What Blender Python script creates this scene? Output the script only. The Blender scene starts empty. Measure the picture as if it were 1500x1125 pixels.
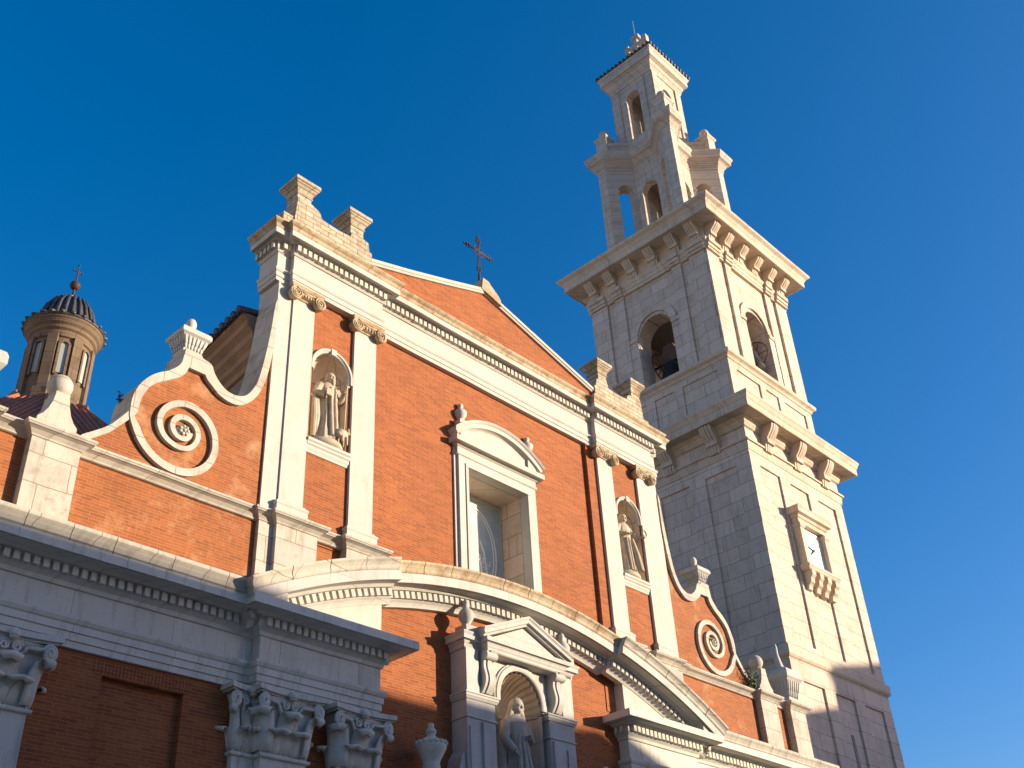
import bpy, bmesh, math, random
from mathutils import Vector, Matrix
random.seed(7)
PI = math.pi
SC = bpy.context.scene
COL = SC.collection

# ------------------------------------------------------------------ camera
cam_d = bpy.data.cameras.new("camera")
cam = bpy.data.objects.new("camera", cam_d)
COL.objects.link(cam)
SC.camera = cam
cam_d.sensor_width = 36.0
cam_d.lens = 1608.965 * 36.0 / 1500.0
cam_d.clip_start = 0.1
cam_d.clip_end = 5000.0
cam.rotation_mode = 'XYZ'
cam.location = (-16.3293, -15.0251, 1.6551)
cam.rotation_euler = (math.radians(123.84849), math.radians(2.85625), math.radians(-46.51667))

# ------------------------------------------------------------------ light
SUN_DIR = Vector((0.92, -1.0, 0.225)).normalized()      # towards the sun
SUN_EL = math.asin(SUN_DIR.z)
SUN_AZ = math.atan2(SUN_DIR.x, SUN_DIR.y)
world = bpy.data.worlds.new("World")
SC.world = world
world.use_nodes = True
wn = world.node_tree.nodes
wl = world.node_tree.links
wn.clear()
w_out = wn.new('ShaderNodeOutputWorld')
w_bg = wn.new('ShaderNodeBackground')
w_sky = wn.new('ShaderNodeTexSky')
w_sky.sky_type = 'NISHITA'
w_sky.sun_disc = False
w_sky.sun_elevation = SUN_EL
w_sky.sun_rotation = SUN_AZ
w_sky.altitude = 0
w_sky.air_density = 1.0
w_sky.dust_density = 1.2
w_sky.ozone_density = 3.8
w_bg.inputs['Strength'].default_value = 0.15
w_gam = wn.new('ShaderNodeGamma')
w_gam.inputs['Gamma'].default_value = 0.93
w_hs = wn.new('ShaderNodeHueSaturation')
w_hs.inputs['Saturation'].default_value = 1.255
w_tint = wn.new('ShaderNodeMix')
w_tint.data_type = 'RGBA'
w_tint.blend_type = 'MULTIPLY'
w_tint.inputs[0].default_value = 1.0
w_tint.inputs[7].default_value = (1.12, 0.895, 1.0, 1)
wl.new(w_sky.outputs[0], w_hs.inputs['Color'])
wl.new(w_hs.outputs[0], w_gam.inputs['Color'])
wl.new(w_gam.outputs[0], w_tint.inputs[6])
wl.new(w_tint.outputs[2], w_bg.inputs['Color'])
wl.new(w_bg.outputs[0], w_out.inputs['Surface'])

sun_d = bpy.data.lights.new("sun", 'SUN')
sun_d.energy = 5.0
sun_d.angle = math.radians(0.5)
sun_d.color = (1.0, 0.83, 0.62)
sun = bpy.data.objects.new("sun", sun_d)
COL.objects.link(sun)
sun.rotation_mode = 'QUATERNION'
sun.rotation_quaternion = SUN_DIR.to_track_quat('Z', 'Y')
sun.location = (40, -40, 40)

SC.view_settings.view_transform = 'Standard'
SC.view_settings.look = 'None'
SC.view_settings.exposure = 0.9
SC.view_settings.gamma = 1.0
SC.view_settings.use_curve_mapping = False
SC.cycles.max_bounces = 6
SC.cycles.diffuse_bounces = 4

# ------------------------------------------------------------------ materials
def newmat(name):
    m = bpy.data.materials.new(name)
    m.use_nodes = True
    nt = m.node_tree
    nt.nodes.clear()
    o = nt.nodes.new('ShaderNodeOutputMaterial')
    p = nt.nodes.new('ShaderNodeBsdfPrincipled')
    nt.links.new(p.outputs[0], o.inputs['Surface'])
    return m, nt, p

def ramp(nt, fac, stops):
    r = nt.nodes.new('ShaderNodeValToRGB')
    els = r.color_ramp.elements
    while len(els) < len(stops):
        els.new(0.5)
    for e, (pos, c) in zip(els, stops):
        e.position = pos
        e.color = (c[0], c[1], c[2], 1)
    nt.links.new(fac, r.inputs[0])
    return r.outputs[0]

def mix(nt, a, b, fac, mode='MIX'):
    n = nt.nodes.new('ShaderNodeMix')
    n.data_type = 'RGBA'
    n.blend_type = mode
    for s, v in ((n.inputs[0], fac), (n.inputs[6], a), (n.inputs[7], b)):
        if hasattr(v, 'links'):
            nt.links.new(v, s)
        elif isinstance(v, (tuple, list)):
            s.default_value = (v[0], v[1], v[2], 1)
        else:
            s.default_value = v
    return n.outputs[2]

def noise(nt, vec, scale, detail=4, rough=0.6):
    n = nt.nodes.new('ShaderNodeTexNoise')
    n.inputs['Scale'].default_value = scale
    n.inputs['Detail'].default_value = detail
    n.inputs['Roughness'].default_value = rough
    nt.links.new(vec, n.inputs['Vector'])
    return n.outputs[0]

def wallvec(nt):
    g = nt.nodes.new('ShaderNodeNewGeometry')
    s = nt.nodes.new('ShaderNodeSeparateXYZ')
    nt.links.new(g.outputs['Position'], s.inputs[0])
    a = nt.nodes.new('ShaderNodeMath')
    a.operation = 'ADD'
    nt.links.new(s.outputs[0], a.inputs[0])
    nt.links.new(s.outputs[1], a.inputs[1])
    c = nt.nodes.new('ShaderNodeCombineXYZ')
    nt.links.new(a.outputs[0], c.inputs[0])
    nt.links.new(s.outputs[2], c.inputs[1])
    return g.outputs['Position'], c.outputs[0]

def bricknode(nt, vec, w, h, mortar, c1, c2, cm, smooth=0.1, offset=0.5, bias=0.0):
    b = nt.nodes.new('ShaderNodeTexBrick')
    b.inputs['Scale'].default_value = 1.0
    b.inputs['Brick Width'].default_value = w
    b.inputs['Row Height'].default_value = h
    b.inputs['Mortar Size'].default_value = mortar
    b.inputs['Mortar Smooth'].default_value = smooth
    b.inputs['Bias'].default_value = bias
    b.offset = offset
    for k, c in (('Color1', c1), ('Color2', c2), ('Mortar', cm)):
        b.inputs[k].default_value = (c[0], c[1], c[2], 1)
    nt.links.new(vec, b.inputs['Vector'])
    return b

def bump(nt, p, h, strength, dist):
    b = nt.nodes.new('ShaderNodeBump')
    b.inputs['Strength'].default_value = strength
    b.inputs['Distance'].default_value = dist
    nt.links.new(h, b.inputs['Height'])
    nt.links.new(b.outputs[0], p.inputs['Normal'])
    return b

def m_brick(name, c1, c2, cm, patch, amount):
    m, nt, p = newmat(name)
    pos, vec = wallvec(nt)
    wob = noise(nt, pos, 3.0, 2)
    b = bricknode(nt, vec, 0.27, 0.056, 0.009, c1, c2, cm, 0.6)
    tone = ramp(nt, noise(nt, pos, 0.8, 5, 0.65), [(0.3, (0.88, 0.87, 0.87)), (0.7, (1.08, 1.07, 1.06))])
    c = mix(nt, b.outputs['Color'], tone, 1.0, 'MULTIPLY')
    fine = ramp(nt, noise(nt, pos, 14.0, 3, 0.7), [(0.3, (0.86, 0.86, 0.86)), (0.75, (1.12, 1.12, 1.12))])
    c = mix(nt, c, fine, 1.0, 'MULTIPLY')
    pm = ramp(nt, noise(nt, pos, 1.1, 6, 0.75), [(amount, (0, 0, 0)), (amount + 0.16, (0.75, 0.75, 0.75))])
    c = mix(nt, c, patch, pm)
    nt.links.new(c, p.inputs['Base Color'])
    p.inputs['Roughness'].default_value = 0.92
    bump(nt, p, b.outputs['Fac'], -0.5, 0.012)
    return m

def m_stone(name, base, dark, bw, bh, joint, stain, jointcol=None, stainamt=0.62, bumpd=0.02, tone2=0.90, streak=0.35, pits=0.5):
    m, nt, p = newmat(name)
    pos, vec = wallvec(nt)
    lo = tuple(v * tone2 for v in base)
    jc = jointcol or tuple(v * 0.40 for v in base)
    # let the joints wander a little
    w1 = nt.nodes.new('ShaderNodeTexNoise')
    w1.inputs['Scale'].default_value = 2.2
    w1.inputs['Detail'].default_value = 3
    nt.links.new(pos, w1.inputs['Vector'])
    wv = nt.nodes.new('ShaderNodeVectorMath')
    wv.operation = 'MULTIPLY_ADD'
    wv.inputs[1].default_value = (0.05, 0.045, 0.0)
    nt.links.new(w1.outputs['Color'], wv.inputs[0])
    nt.links.new(vec, wv.inputs[2])
    b = bricknode(nt, wv.outputs[0], bw, bh, joint, base, lo, jc, 0.35)
    tone = ramp(nt, noise(nt, pos, 1.6, 6, 0.7), [(0.28, dark), (0.5, (1, 1, 1)), (0.8, (1.06, 1.05, 1.03))])
    c = mix(nt, b.outputs['Color'], tone, 1.0, 'MULTIPLY')
    # rain streaks: noise drawn out along the height
    mp = nt.nodes.new('ShaderNodeMapping')
    mp.inputs['Scale'].default_value = (5.0, 0.45, 1.0)
    nt.links.new(vec, mp.inputs['Vector'])
    sk = ramp(nt, noise(nt, mp.outputs[0], 1.3, 7, 0.72), [(0.52, (0, 0, 0)), (0.72, (streak, streak, streak))])
    c = mix(nt, c, tuple(v * 0.55 for v in stain), sk)
    st = ramp(nt, noise(nt, pos, 5.5, 8, 0.78), [(stainamt, (0, 0, 0)), (stainamt + 0.12, (0.7, 0.7, 0.7))])
    c = mix(nt, c, stain, st)
    pt = ramp(nt, noise(nt, pos, 26.0, 3, 0.8), [(0.64, (0, 0, 0)), (0.72, (pits, pits, pits))])
    c = mix(nt, c, tuple(v * 0.4 for v in stain), pt)
    nt.links.new(c, p.inputs['Base Color'])
    p.inputs['Roughness'].default_value = 0.88
    h = mix(nt, b.outputs['Fac'], noise(nt, pos, 18.0, 6, 0.75), 0.6)
    bump(nt, p, h, -0.6, bumpd)
    return m

def m_plain(name, col, rough=0.7, metal=0.0, var=0.12, scale=4.0):
    m, nt, p = newmat(name)
    g = nt.nodes.new('ShaderNodeNewGeometry')
    n = noise(nt, g.outputs['Position'], scale, 6, 0.7)
    c = ramp(nt, n, [(0.25, tuple(v * (1 - var) for v in col)), (0.75, tuple(min(1, v * (1 + var)) for v in col))])
    nt.links.new(c, p.inputs['Base Color'])
    p.inputs['Roughness'].default_value = rough
    p.inputs['Metallic'].default_value = metal
    bump(nt, p, n, 0.2, 0.02)
    return m

M = {}
M['brick'] = m_brick('brick_orange', (0.335, 0.103, 0.028), (0.225, 0.062, 0.019), (0.35, 0.135, 0.048), (0.40, 0.21, 0.11), 0.70)
M['brick_worn'] = m_brick('brick_weathered', (0.34, 0.105, 0.030), (0.24, 0.072, 0.022), (0.34, 0.145, 0.055), (0.46, 0.26, 0.13), 0.54)
M['white'] = m_stone('white_limestone', (0.510, 0.475, 0.410), (0.86, 0.84, 0.80), 1.3, 0.62, 0.006, (0.46, 0.36, 0.25), (0.5, 0.43, 0.33), 0.70, 0.012, tone2=0.94, streak=0.24, pits=0.6)
M['rough'] = m_stone('worn_limestone', (0.50, 0.43, 0.31), (0.60, 0.50, 0.38), 0.42, 0.135, 0.012, (0.20, 0.105, 0.045), (0.20, 0.13, 0.07), 0.52, 0.05, tone2=0.74, streak=0.55, pits=0.8)
M['aged'] = m_stone('weathered_limestone', (0.49, 0.445, 0.365), (0.66, 0.61, 0.54), 0.95, 0.50, 0.009, (0.27, 0.22, 0.15), (0.24, 0.18, 0.12), 0.56, 0.03, tone2=0.88, streak=0.5, pits=0.85)
M['lichen'] = m_stone('lichened_limestone', (0.50, 0.40, 0.26), (0.55, 0.44, 0.30), 0.95, 9.0, 0.010, (0.26, 0.125, 0.045), (0.20, 0.13, 0.07), 0.50, 0.05, tone2=0.82, streak=0.5, pits=0.8)
M['plain'] = m_stone('carved_limestone', (0.488, 0.462, 0.411), (0.84, 0.80, 0.74), 0.9, 3.3, 0.006, (0.30, 0.24, 0.17), (0.35, 0.28, 0.2), 0.66, 0.012, tone2=0.93, streak=0.3, pits=0.5)
M['lower'] = m_stone('shade_lightened_limestone', (0.620, 0.585, 0.500), (0.84, 0.83, 0.80), 1.7, 1.9, 0.006, (0.34, 0.30, 0.25), (0.30, 0.27, 0.23), 0.68, 0.012, tone2=0.90, streak=0.55, pits=0.65)  # same limestone; base lightened to stand in for fill light in the shaded storey
M['tower'] = m_stone('ashlar_limestone', (0.630, 0.510, 0.400), (0.80, 0.76, 0.70), 1.15, 0.52, 0.013, (0.30, 0.22, 0.15), (0.30, 0.23, 0.165), 0.63, 0.03, tone2=0.84, streak=0.45, pits=0.7)
M['trim'] = m_stone('tower_trim_limestone', (0.610, 0.495, 0.370), (0.78, 0.72, 0.64), 1.4, 4.0, 0.008, (0.28, 0.18, 0.10), None, 0.62, 0.02, tone2=0.86, streak=0.5, pits=0.6)
M['crown'] = m_stone('crown_limestone', (0.570, 0.480, 0.385), (0.82, 0.78, 0.73), 0.8, 0.42, 0.012, (0.42, 0.27, 0.17), None, 0.62, 0.02, tone2=0.86, streak=0.55, pits=0.6)
M['statue'] = m_plain('statue_stone', (0.408, 0.340, 0.245), 0.85, 0, 0.28, 7.0)
M['statue_grey'] = m_plain('grey_statue_stone', (0.354, 0.313, 0.258), 0.85, 0, 0.25, 7.0)
M['iron'] = m_plain('rusty_iron', (0.060, 0.032, 0.026), 0.7, 0.3, 0.3, 12)
M['bronze'] = m_plain('bell_bronze', (0.030, 0.026, 0.024), 0.6, 0.5, 0.3, 6)
M['oak'] = m_plain('old_timber', (0.09, 0.055, 0.035), 0.8, 0, 0.3, 8)
M['drumstone'] = m_stone('brown_stone', (0.170, 0.115, 0.070), (0.62, 0.56, 0.5), 0.6, 0.34, 0.010, (0.13, 0.09, 0.06), None, 0.58, 0.03)
M['tile'] = m_plain('red_clay_tile', (0.36, 0.115, 0.060), 0.8, 0, 0.45, 5)
M['darktile'] = m_plain('dark_and_shaded_tile', (0.060, 0.055, 0.055), 0.5, 0, 0.5, 9)
M['eave'] = m_plain('brown_render', (0.30, 0.19, 0.11), 0.9, 0, 0.3, 2.5)
M['rubble'] = m_plain('rubble_render', (0.231, 0.190, 0.146), 0.95, 0, 0.3, 9)
M['pale'] = m_plain('pale_louvre', (0.300, 0.320, 0.310), 0.6, 0, 0.1, 3)
M['dial'] = m_plain('white_dial', (0.84, 0.82, 0.76), 0.5, 0, 0.04, 3)
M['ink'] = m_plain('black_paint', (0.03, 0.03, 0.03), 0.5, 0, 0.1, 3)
M['leaf'] = m_plain('dark_leaf', (0.055, 0.085, 0.03), 0.7, 0, 0.4, 20)
M['twig'] = m_plain('dry_twig', (0.10, 0.075, 0.05), 0.8, 0, 0.3, 20)
M['etch'] = m_plain('white_enamel', (0.74, 0.76, 0.72), 0.5, 0, 0.05, 5)
M['etch2'] = m_plain('beige_enamel', (0.40, 0.40, 0.34), 0.5, 0, 0.15, 5)
m, nt, p = newmat('window_glass')
g = nt.nodes.new('ShaderNodeNewGeometry')
cc = ramp(nt, noise(nt, g.outputs['Position'], 2.5, 5), [(0.3, (0.34, 0.42, 0.42)), (0.7, (0.48, 0.54, 0.50))])  # pale base colour stands in for sky reflected in the glass
nt.links.new(cc, p.inputs['Base Color'])
p.inputs['Roughness'].default_value = 0.35
M['glass'] = m
m, nt, p = newmat('paving')
pos, vec = wallvec(nt)
g = nt.nodes.new('ShaderNodeNewGeometry')
b = bricknode(nt, g.outputs['Position'], 0.8, 0.4, 0.01, (0.44, 0.38, 0.30), (0.38, 0.33, 0.26), (0.2, 0.18, 0.15))
nt.links.new(b.outputs['Color'], p.inputs['Base Color'])
p.inputs['Roughness'].default_value = 0.9
M['paving'] = m
M['stucco'] = m_plain('ochre_stucco', (0.52, 0.42, 0.29), 0.9, 0, 0.12, 1.5)
M['stucco3'] = m_plain('pale_stucco', (0.74, 0.66, 0.53), 0.9, 0, 0.08, 1.5)
M['stucco4'] = m_plain('warm_stucco', (0.70, 0.56, 0.40), 0.9, 0, 0.08, 1.5)
M['stucco2'] = m_plain('cream_stucco', (0.58, 0.52, 0.42), 0.9, 0, 0.12, 1.5)

# ------------------------------------------------------------------ mesh builder
class MB:
    def __init__(self):
        self.v = []
        self.f = []
        self.s = []

    def add(self, verts, faces, smooth=False):
        n = len(self.v)
        self.v += [tuple(v) for v in verts]
        for f in faces:
            self.f.append([i + n for i in f])
            self.s.append(smooth)
        return self

    def box(self, x0, x1, y0, y1, z0, z1):
        v = [(x, y, z) for z in (z0, z1) for y in (y0, y1) for x in (x0, x1)]
        return self.add(v, [(0, 2, 3, 1), (4, 5, 7, 6), (0, 1, 5, 4), (1, 3, 7, 5), (3, 2, 6, 7), (2, 0, 4, 6)])

    def grid(self, rows, closed=False, smooth=False, capa=False, capb=False):
        n = len(rows[0])
        v = [q for r in rows for q in r]
        f = []
        for i in range(len(rows) - 1):
            for j in range(n if closed else n - 1):
                k = (j + 1) % n
                f.append((i * n + j, i * n + k, (i + 1) * n + k, (i + 1) * n + j))
        if capa:
            f.append(tuple(range(n - 1, -1, -1)))
        if capb:
            f.append(tuple(range((len(rows) - 1) * n, len(rows) * n)))
        return self.add(v, f, smooth)

    def prism(self, poly, d0, d1, fn=None):
        # poly in (u, v); default u=x, v=z, depth=y
        fn = fn or (lambda u, d, w: (u, d, w))
        n = len(poly)
        v = [fn(u, d0, w) for u, w in poly] + [fn(u, d1, w) for u, w in poly]
        f = [tuple(range(n)), tuple(range(2 * n - 1, n - 1, -1))]
        for i in range(n):
            j = (i + 1) % n
            f.append((i, i + n, j + n, j))
        return self.add(v, f)

    def lathe(self, prof, c, seg=16, a0=0.0, a1=2 * PI, square=False, axis='z'):
        full = abs(a1 - a0 - 2 * PI) < 1e-6
        rows = []
        if square:
            angs = [PI / 4 + k * PI / 2 for k in range(4)]
            k = math.sqrt(2)
        else:
            angs = [a0 + (a1 - a0) * i / seg for i in range(seg if full else seg + 1)]
            k = 1.0
        for r, z in prof:
            rr = []
            for a in angs:
                q = (r * k * math.cos(a), r * k * math.sin(a), z)
                if axis == 'y':
                    q = (q[0], -q[2], q[1])
                rr.append((c[0] + q[0], c[1] + q[1], c[2] + q[2]))
            rows.append(rr)
        return self.grid(rows, closed=full, smooth=not square, capa=full, capb=full)

    def sphere(self, c, r, seg=16, ring=10, sc=(1, 1, 1)):
        rows = []
        for i in range(1, ring):
            t = PI * i / ring
            rows.append([(c[0] + sc[0] * r * math.sin(t) * math.cos(2 * PI * j / seg),
                          c[1] + sc[1] * r * math.sin(t) * math.sin(2 * PI * j / seg),
                          c[2] - sc[2] * r * math.cos(t)) for j in range(seg)])
        return self.grid(rows, True, True, True, True)

    def tube(self, pts, r, seg=8, close=False):
        pts = [Vector(q) for q in pts]
        rs = r if isinstance(r, (list, tuple)) else [r] * len(pts)
        rows = []
        n = len(pts)
        up = Vector((0, 0, 1))
        prev = None
        for i, q in enumerate(pts):
            if close:
                t = (pts[(i + 1) % n] - pts[i - 1]).normalized()
            else:
                t = (pts[min(i + 1, n - 1)] - pts[max(i - 1, 0)]).normalized()
            if prev is None:
                a = up if abs(t.z) < 0.9 else Vector((1, 0, 0))
                u = t.cross(a).normalized()
            else:
                u = (prev - t * prev.dot(t)).normalized()
            prev = u
            w = t.cross(u)
            rows.append([tuple(q + u * rs[i] * math.cos(2 * PI * k / seg) + w * rs[i] * math.sin(2 * PI * k / seg)) for k in range(seg)])
        if close:
            rows.append(rows[0])
        return self.grid(rows, True, True, not close, not close)

    def sweep_xy(self, prof, path, closed=False, depth=0.25):
        # prof: (out, z) from bottom to top; out = right-hand side of the path
        pr = list(prof) + [(-depth, prof[-1][1]), (-depth, prof[0][1])]
        fine = []
        src = list(path) + ([path[0]] if closed else [])
        for a, b in zip(src[:-1], src[1:]):
            L = math.hypot(b[0] - a[0], b[1] - a[1])
            k = max(1, int(L / 0.9))
            fine += [((a[0] + (b[0] - a[0]) * q / k, a[1] + (b[1] - a[1]) * q / k), q > 0) for q in range(k)]
        if not closed:
            fine.append((src[-1], False))
        path = [q for q, _ in fine]
        jit = [(random.uniform(-0.005, 0.005), random.uniform(-0.006, 0.006)) if b else (0.0, random.uniform(-0.003, 0.003)) for _, b in fine]
        n = len(path)
        rows = []
        for i in range(n):
            p = Vector((path[i][0], path[i][1]))
            def nor(a, b):
                t = (Vector(b) - Vector(a)).normalized()
                return Vector((t.y, -t.x))
            if closed:
                n1 = nor(path[i - 1], path[i])
                n2 = nor(path[i], path[(i + 1) % n])
            else:
                n1 = nor(path[max(i - 1, 0)], path[max(i - 1, 0) + 1])
                n2 = nor(path[min(i, n - 2)], path[min(i, n - 2) + 1])
            m = (n1 + n2) / max(0.3, 1 + n1.dot(n2))
            rows.append([(p.x + m.x * (o + jit[i][0]), p.y + m.y * (o + jit[i][0]), z + jit[i][1]) for o, z in pr])
        if closed:
            rows.append(rows[0])
        return self.grid(rows, True, False, not closed, not closed)

    def sweep_xz(self, prof, path, y0, smooth=False):
        # prof: closed loop of (out towards -y, n along the left-hand normal of the path)
        n = len(path)
        rows = []
        for i in range(n):
            p = Vector(path[i])
            def nor(a, b):
                t = (Vector(b) - Vector(a)).normalized()
                return Vector((-t.y, t.x))
            n1 = nor(path[max(i - 1, 0)], path[max(i - 1, 0) + 1])
            n2 = nor(path[min(i, n - 2)], path[min(i, n - 2) + 1])
            m = (n1 + n2) / max(0.3, 1 + n1.dot(n2))
            rows.append([(p.x + m.x * k, y0 - o, p.y + m.y * k) for o, k in prof])
        return self.grid(rows, True, smooth, True, True)

    def xf(self, fn, start=0):
        self.v[start:] = [fn(q) for q in self.v[start:]]
        return self

def base_of(o):
    l = Vector((0, 0, 0))
    while o is not None:
        l += o.location
        o = o.parent
    return l

def obj(name, mb, mat, parent=None, loc=None, label=None):
    me = bpy.data.meshes.new(name)
    off = base_of(parent) if parent is not None else Vector(loc or (0, 0, 0))
    me.from_pydata([(q[0] - off.x, q[1] - off.y, q[2] - off.z) for q in mb.v], [], mb.f)
    me.polygons.foreach_set('use_smooth', mb.s)
    bm = bmesh.new()
    bm.from_mesh(me)
    bmesh.ops.recalc_face_normals(bm, faces=bm.faces)
    bm.to_mesh(me)
    bm.free()
    me.materials.append(M[mat])
    o = bpy.data.objects.new(name, me)
    COL.objects.link(o)
    if parent is not None:
        o.parent = parent
    else:
        o.location = off
    if label:
        o['label'] = label
    return o

def thing(name, label, cat, loc=(0, 0, 0), group=None):
    o = bpy.data.objects.new(name, None)
    COL.objects.link(o)
    o.location = loc
    o.empty_display_size = 0.3
    o['label'] = label
    o['category'] = cat
    if group:
        o['group'] = group
    return o

def tag(o, label, cat, group=None):
    o['label'] = label
    o['category'] = cat
    if group:
        o['group'] = group
    return o

def part(name, parent):
    # a part that only gathers sub-parts
    o = bpy.data.objects.new(name, None)
    COL.objects.link(o)
    o.parent = parent
    return o

def mirx(mb):
    r = MB()
    r.v = [(-x, y, z) for x, y, z in mb.v]
    r.f = [list(reversed(f)) for f in mb.f]
    r.s = list(mb.s)
    return r

def arc(cx, cz, r, a0, a1, n):
    return [(cx + r * math.cos(a0 + (a1 - a0) * i / n), cz + r * math.sin(a0 + (a1 - a0) * i / n)) for i in range(n + 1)]

def dentil_row(mb, path, out0, out1, z0, z1, pitch=0.15, w=0.09):
    for (ax, ay), (bx, by) in zip(path[:-1], path[1:]):
        t = Vector((bx - ax, by - ay))
        L = t.length
        if L < 0.05:
            continue
        t.normalize()
        n = Vector((t.y, -t.x))
        k = int((L + out0 * 2) / pitch)
        st = (L - (k - 1) * pitch) / 2
        for i in range(k):
            c = st + i * pitch
            if c < -out1 + w / 2 or c > L + out1 - w / 2:
                continue
            q = [Vector((ax, ay)) + t * (c + s * w / 2) + n * o for s, o in ((-1, out0), (1, out0), (1, out1), (-1, out1))]
            jz = random.uniform(-0.006, 0.006)
            mb.add([(a.x, a.y, z) for z in (z0 + jz, z1) for a in q],
                   [(3, 2, 1, 0), (4, 5, 6, 7), (0, 1, 5, 4), (1, 2, 6, 5), (2, 3, 7, 6), (3, 0, 4, 7)])

def arch_wall(mb, u0, u1, v0, v1, cu, hw, vb, vs, d0, d1, fn=None, n=12):
    # rectangle u0..u1 x v0..v1 with a round-headed opening (half width hw, bottom vb, spring vs)
    L = [(u0, v0), (cu - hw, v0)] if vb <= v0 else [(u0, v0), (cu, v0), (cu, vb), (cu - hw, vb)]
    A = arc(cu, vs, hw, PI, PI / 2, n)
    L = L + A + [(cu, v1), (u0, v1)]
    R = [(2 * cu - a, b) for a, b in L]
    R = [(u1 if abs(a - (2 * cu - u0)) < 1e-6 else a, b) for a, b in R]
    mb.prism(L, d0, d1, fn)
    mb.prism(R, d0, d1, fn)

# ================================================================== SETTING
gm = MB()
gm.add([(-1500, -1500, 0), (1500, -1500, 0), (1500, 1500, 0), (-1500, 1500, 0)], [(0, 1, 2, 3)])
go = obj('ground', gm, 'paving')
go['kind'] = 'structure'

# ================================================================== CHURCH FACADE
CH = thing('church_facade', 'orange brick church front with white limestone pilasters, arch and scroll volutes', 'church', (0, 0, 0))
XE = 12.1

# ---- lower storey wall
lw = MB()
BY = 0.12
for sx in (-1, 1):
    xa, xb = sorted((sx * 3.6, sx * XE))
    pa, pb = sorted((sx * 7.39, sx * 8.77))
    lw.box(xa, pa, BY, 0.9, 0, 9.25)
    lw.box(pb, xb, BY, 0.9, 0, 9.25)
    lw.box(pa, pb, BY, 0.9, 7.42, 9.25)
    lw.box(pa, pb, BY + 0.11, 0.9, 0, 7.42)
for sx in (-1, 1):
    xa, xb = sorted((sx * 0.75, sx * 3.6))
    lw.box(xa, xb, BY, 0.9, 0, 11.05)
lw.box(-0.75, 0.75, BY, 0.9, 9.45, 11.05)
lw.box(-0.75, 0.75, BY, 0.9, 5.4, 6.3)
lw.box(-0.75, 0.75, 0.75, 0.9, 6.3, 9.45)
lw.box(-0.75, 0.75, 0.6, 0.9, 0, 5.4)
obj('lower_brick_wall', lw, 'brick', CH)

# ---- brick attic of the side bays, behind the pedestals
for sx in (-1, 1):
    at = MB()
    xa, xb = sorted((sx * 3.3, sx * 12.0))
    at.box(xa, xb, 0.10, 0.62, 9.2, 10.8)
    obj('attic_brick_wall', at, 'brick_worn', CH)

# ---- lower entablature
PL = [(-12.6, 0.06), (-6.25, 0.06), (-6.25, -0.15), (-3.62, -0.15), (-3.62, 0.5)]
PR = [(-x, y) for x, y in reversed(PL)]
prof_arch = [(0.0, 7.70), (0.0, 7.80), (0.025, 7.805), (0.025, 7.92), (0.05, 7.925), (0.05, 8.03), (0.075, 8.05), (0.10, 8.10), (0.10, 8.14)]
prof_frz = [(0.0, 8.14), (0.0, 8.57)]
prof_corn = [(0.0, 8.57), (0.03, 8.58), (0.05, 8.64), (0.10, 8.68), (0.12, 8.70), (0.12, 8.85), (0.22, 8.855), (0.25, 8.88), (0.27, 8.90), (0.45, 8.905), (0.45, 8.93), (0.48, 8.90), (0.50, 8.905), (0.50, 9.06)]
for P in (PL, PR):
    e = MB(); e.sweep_xy(prof_arch, P); ar = obj('architrave', e, 'lower', CH)
    e = MB(); e.sweep_xy(prof_frz, P, depth=0.2); obj('frieze', e, 'lower', CH)
    e = MB(); e.sweep_xy(prof_corn, P); co = obj('cornice', e, 'lower', CH)
    d = MB(); dentil_row(d, P, 0.10, 0.20, 8.705, 8.845); obj('dentil_course', d, 'lower', co)
# flat top behind the cornices
cy_prof = [(0.50, 9.06), (0.51, 9.08), (0.525, 9.085), (0.53, 9.13), (0.56, 9.19), (0.60, 9.24), (0.605, 9.30)]
for sx in (-1, 1):
    e = MB()
    x = -12.6
    k = 0
    while x < -6.24:
        x2 = min(-6.235 if x + 1.0 > -6.5 else x + random.choice((0.7, 0.85, 1.0)), -6.235)
        e.sweep_xy([(0.3, 9.062)] + cy_prof, [(x + 0.006, 0.06), (x2 - 0.006, 0.06)], depth=0.1)
        x = x2
    if sx > 0:
        e = mirx(e)
    obj('cornice_cyma', e, 'aged', CH)

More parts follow.
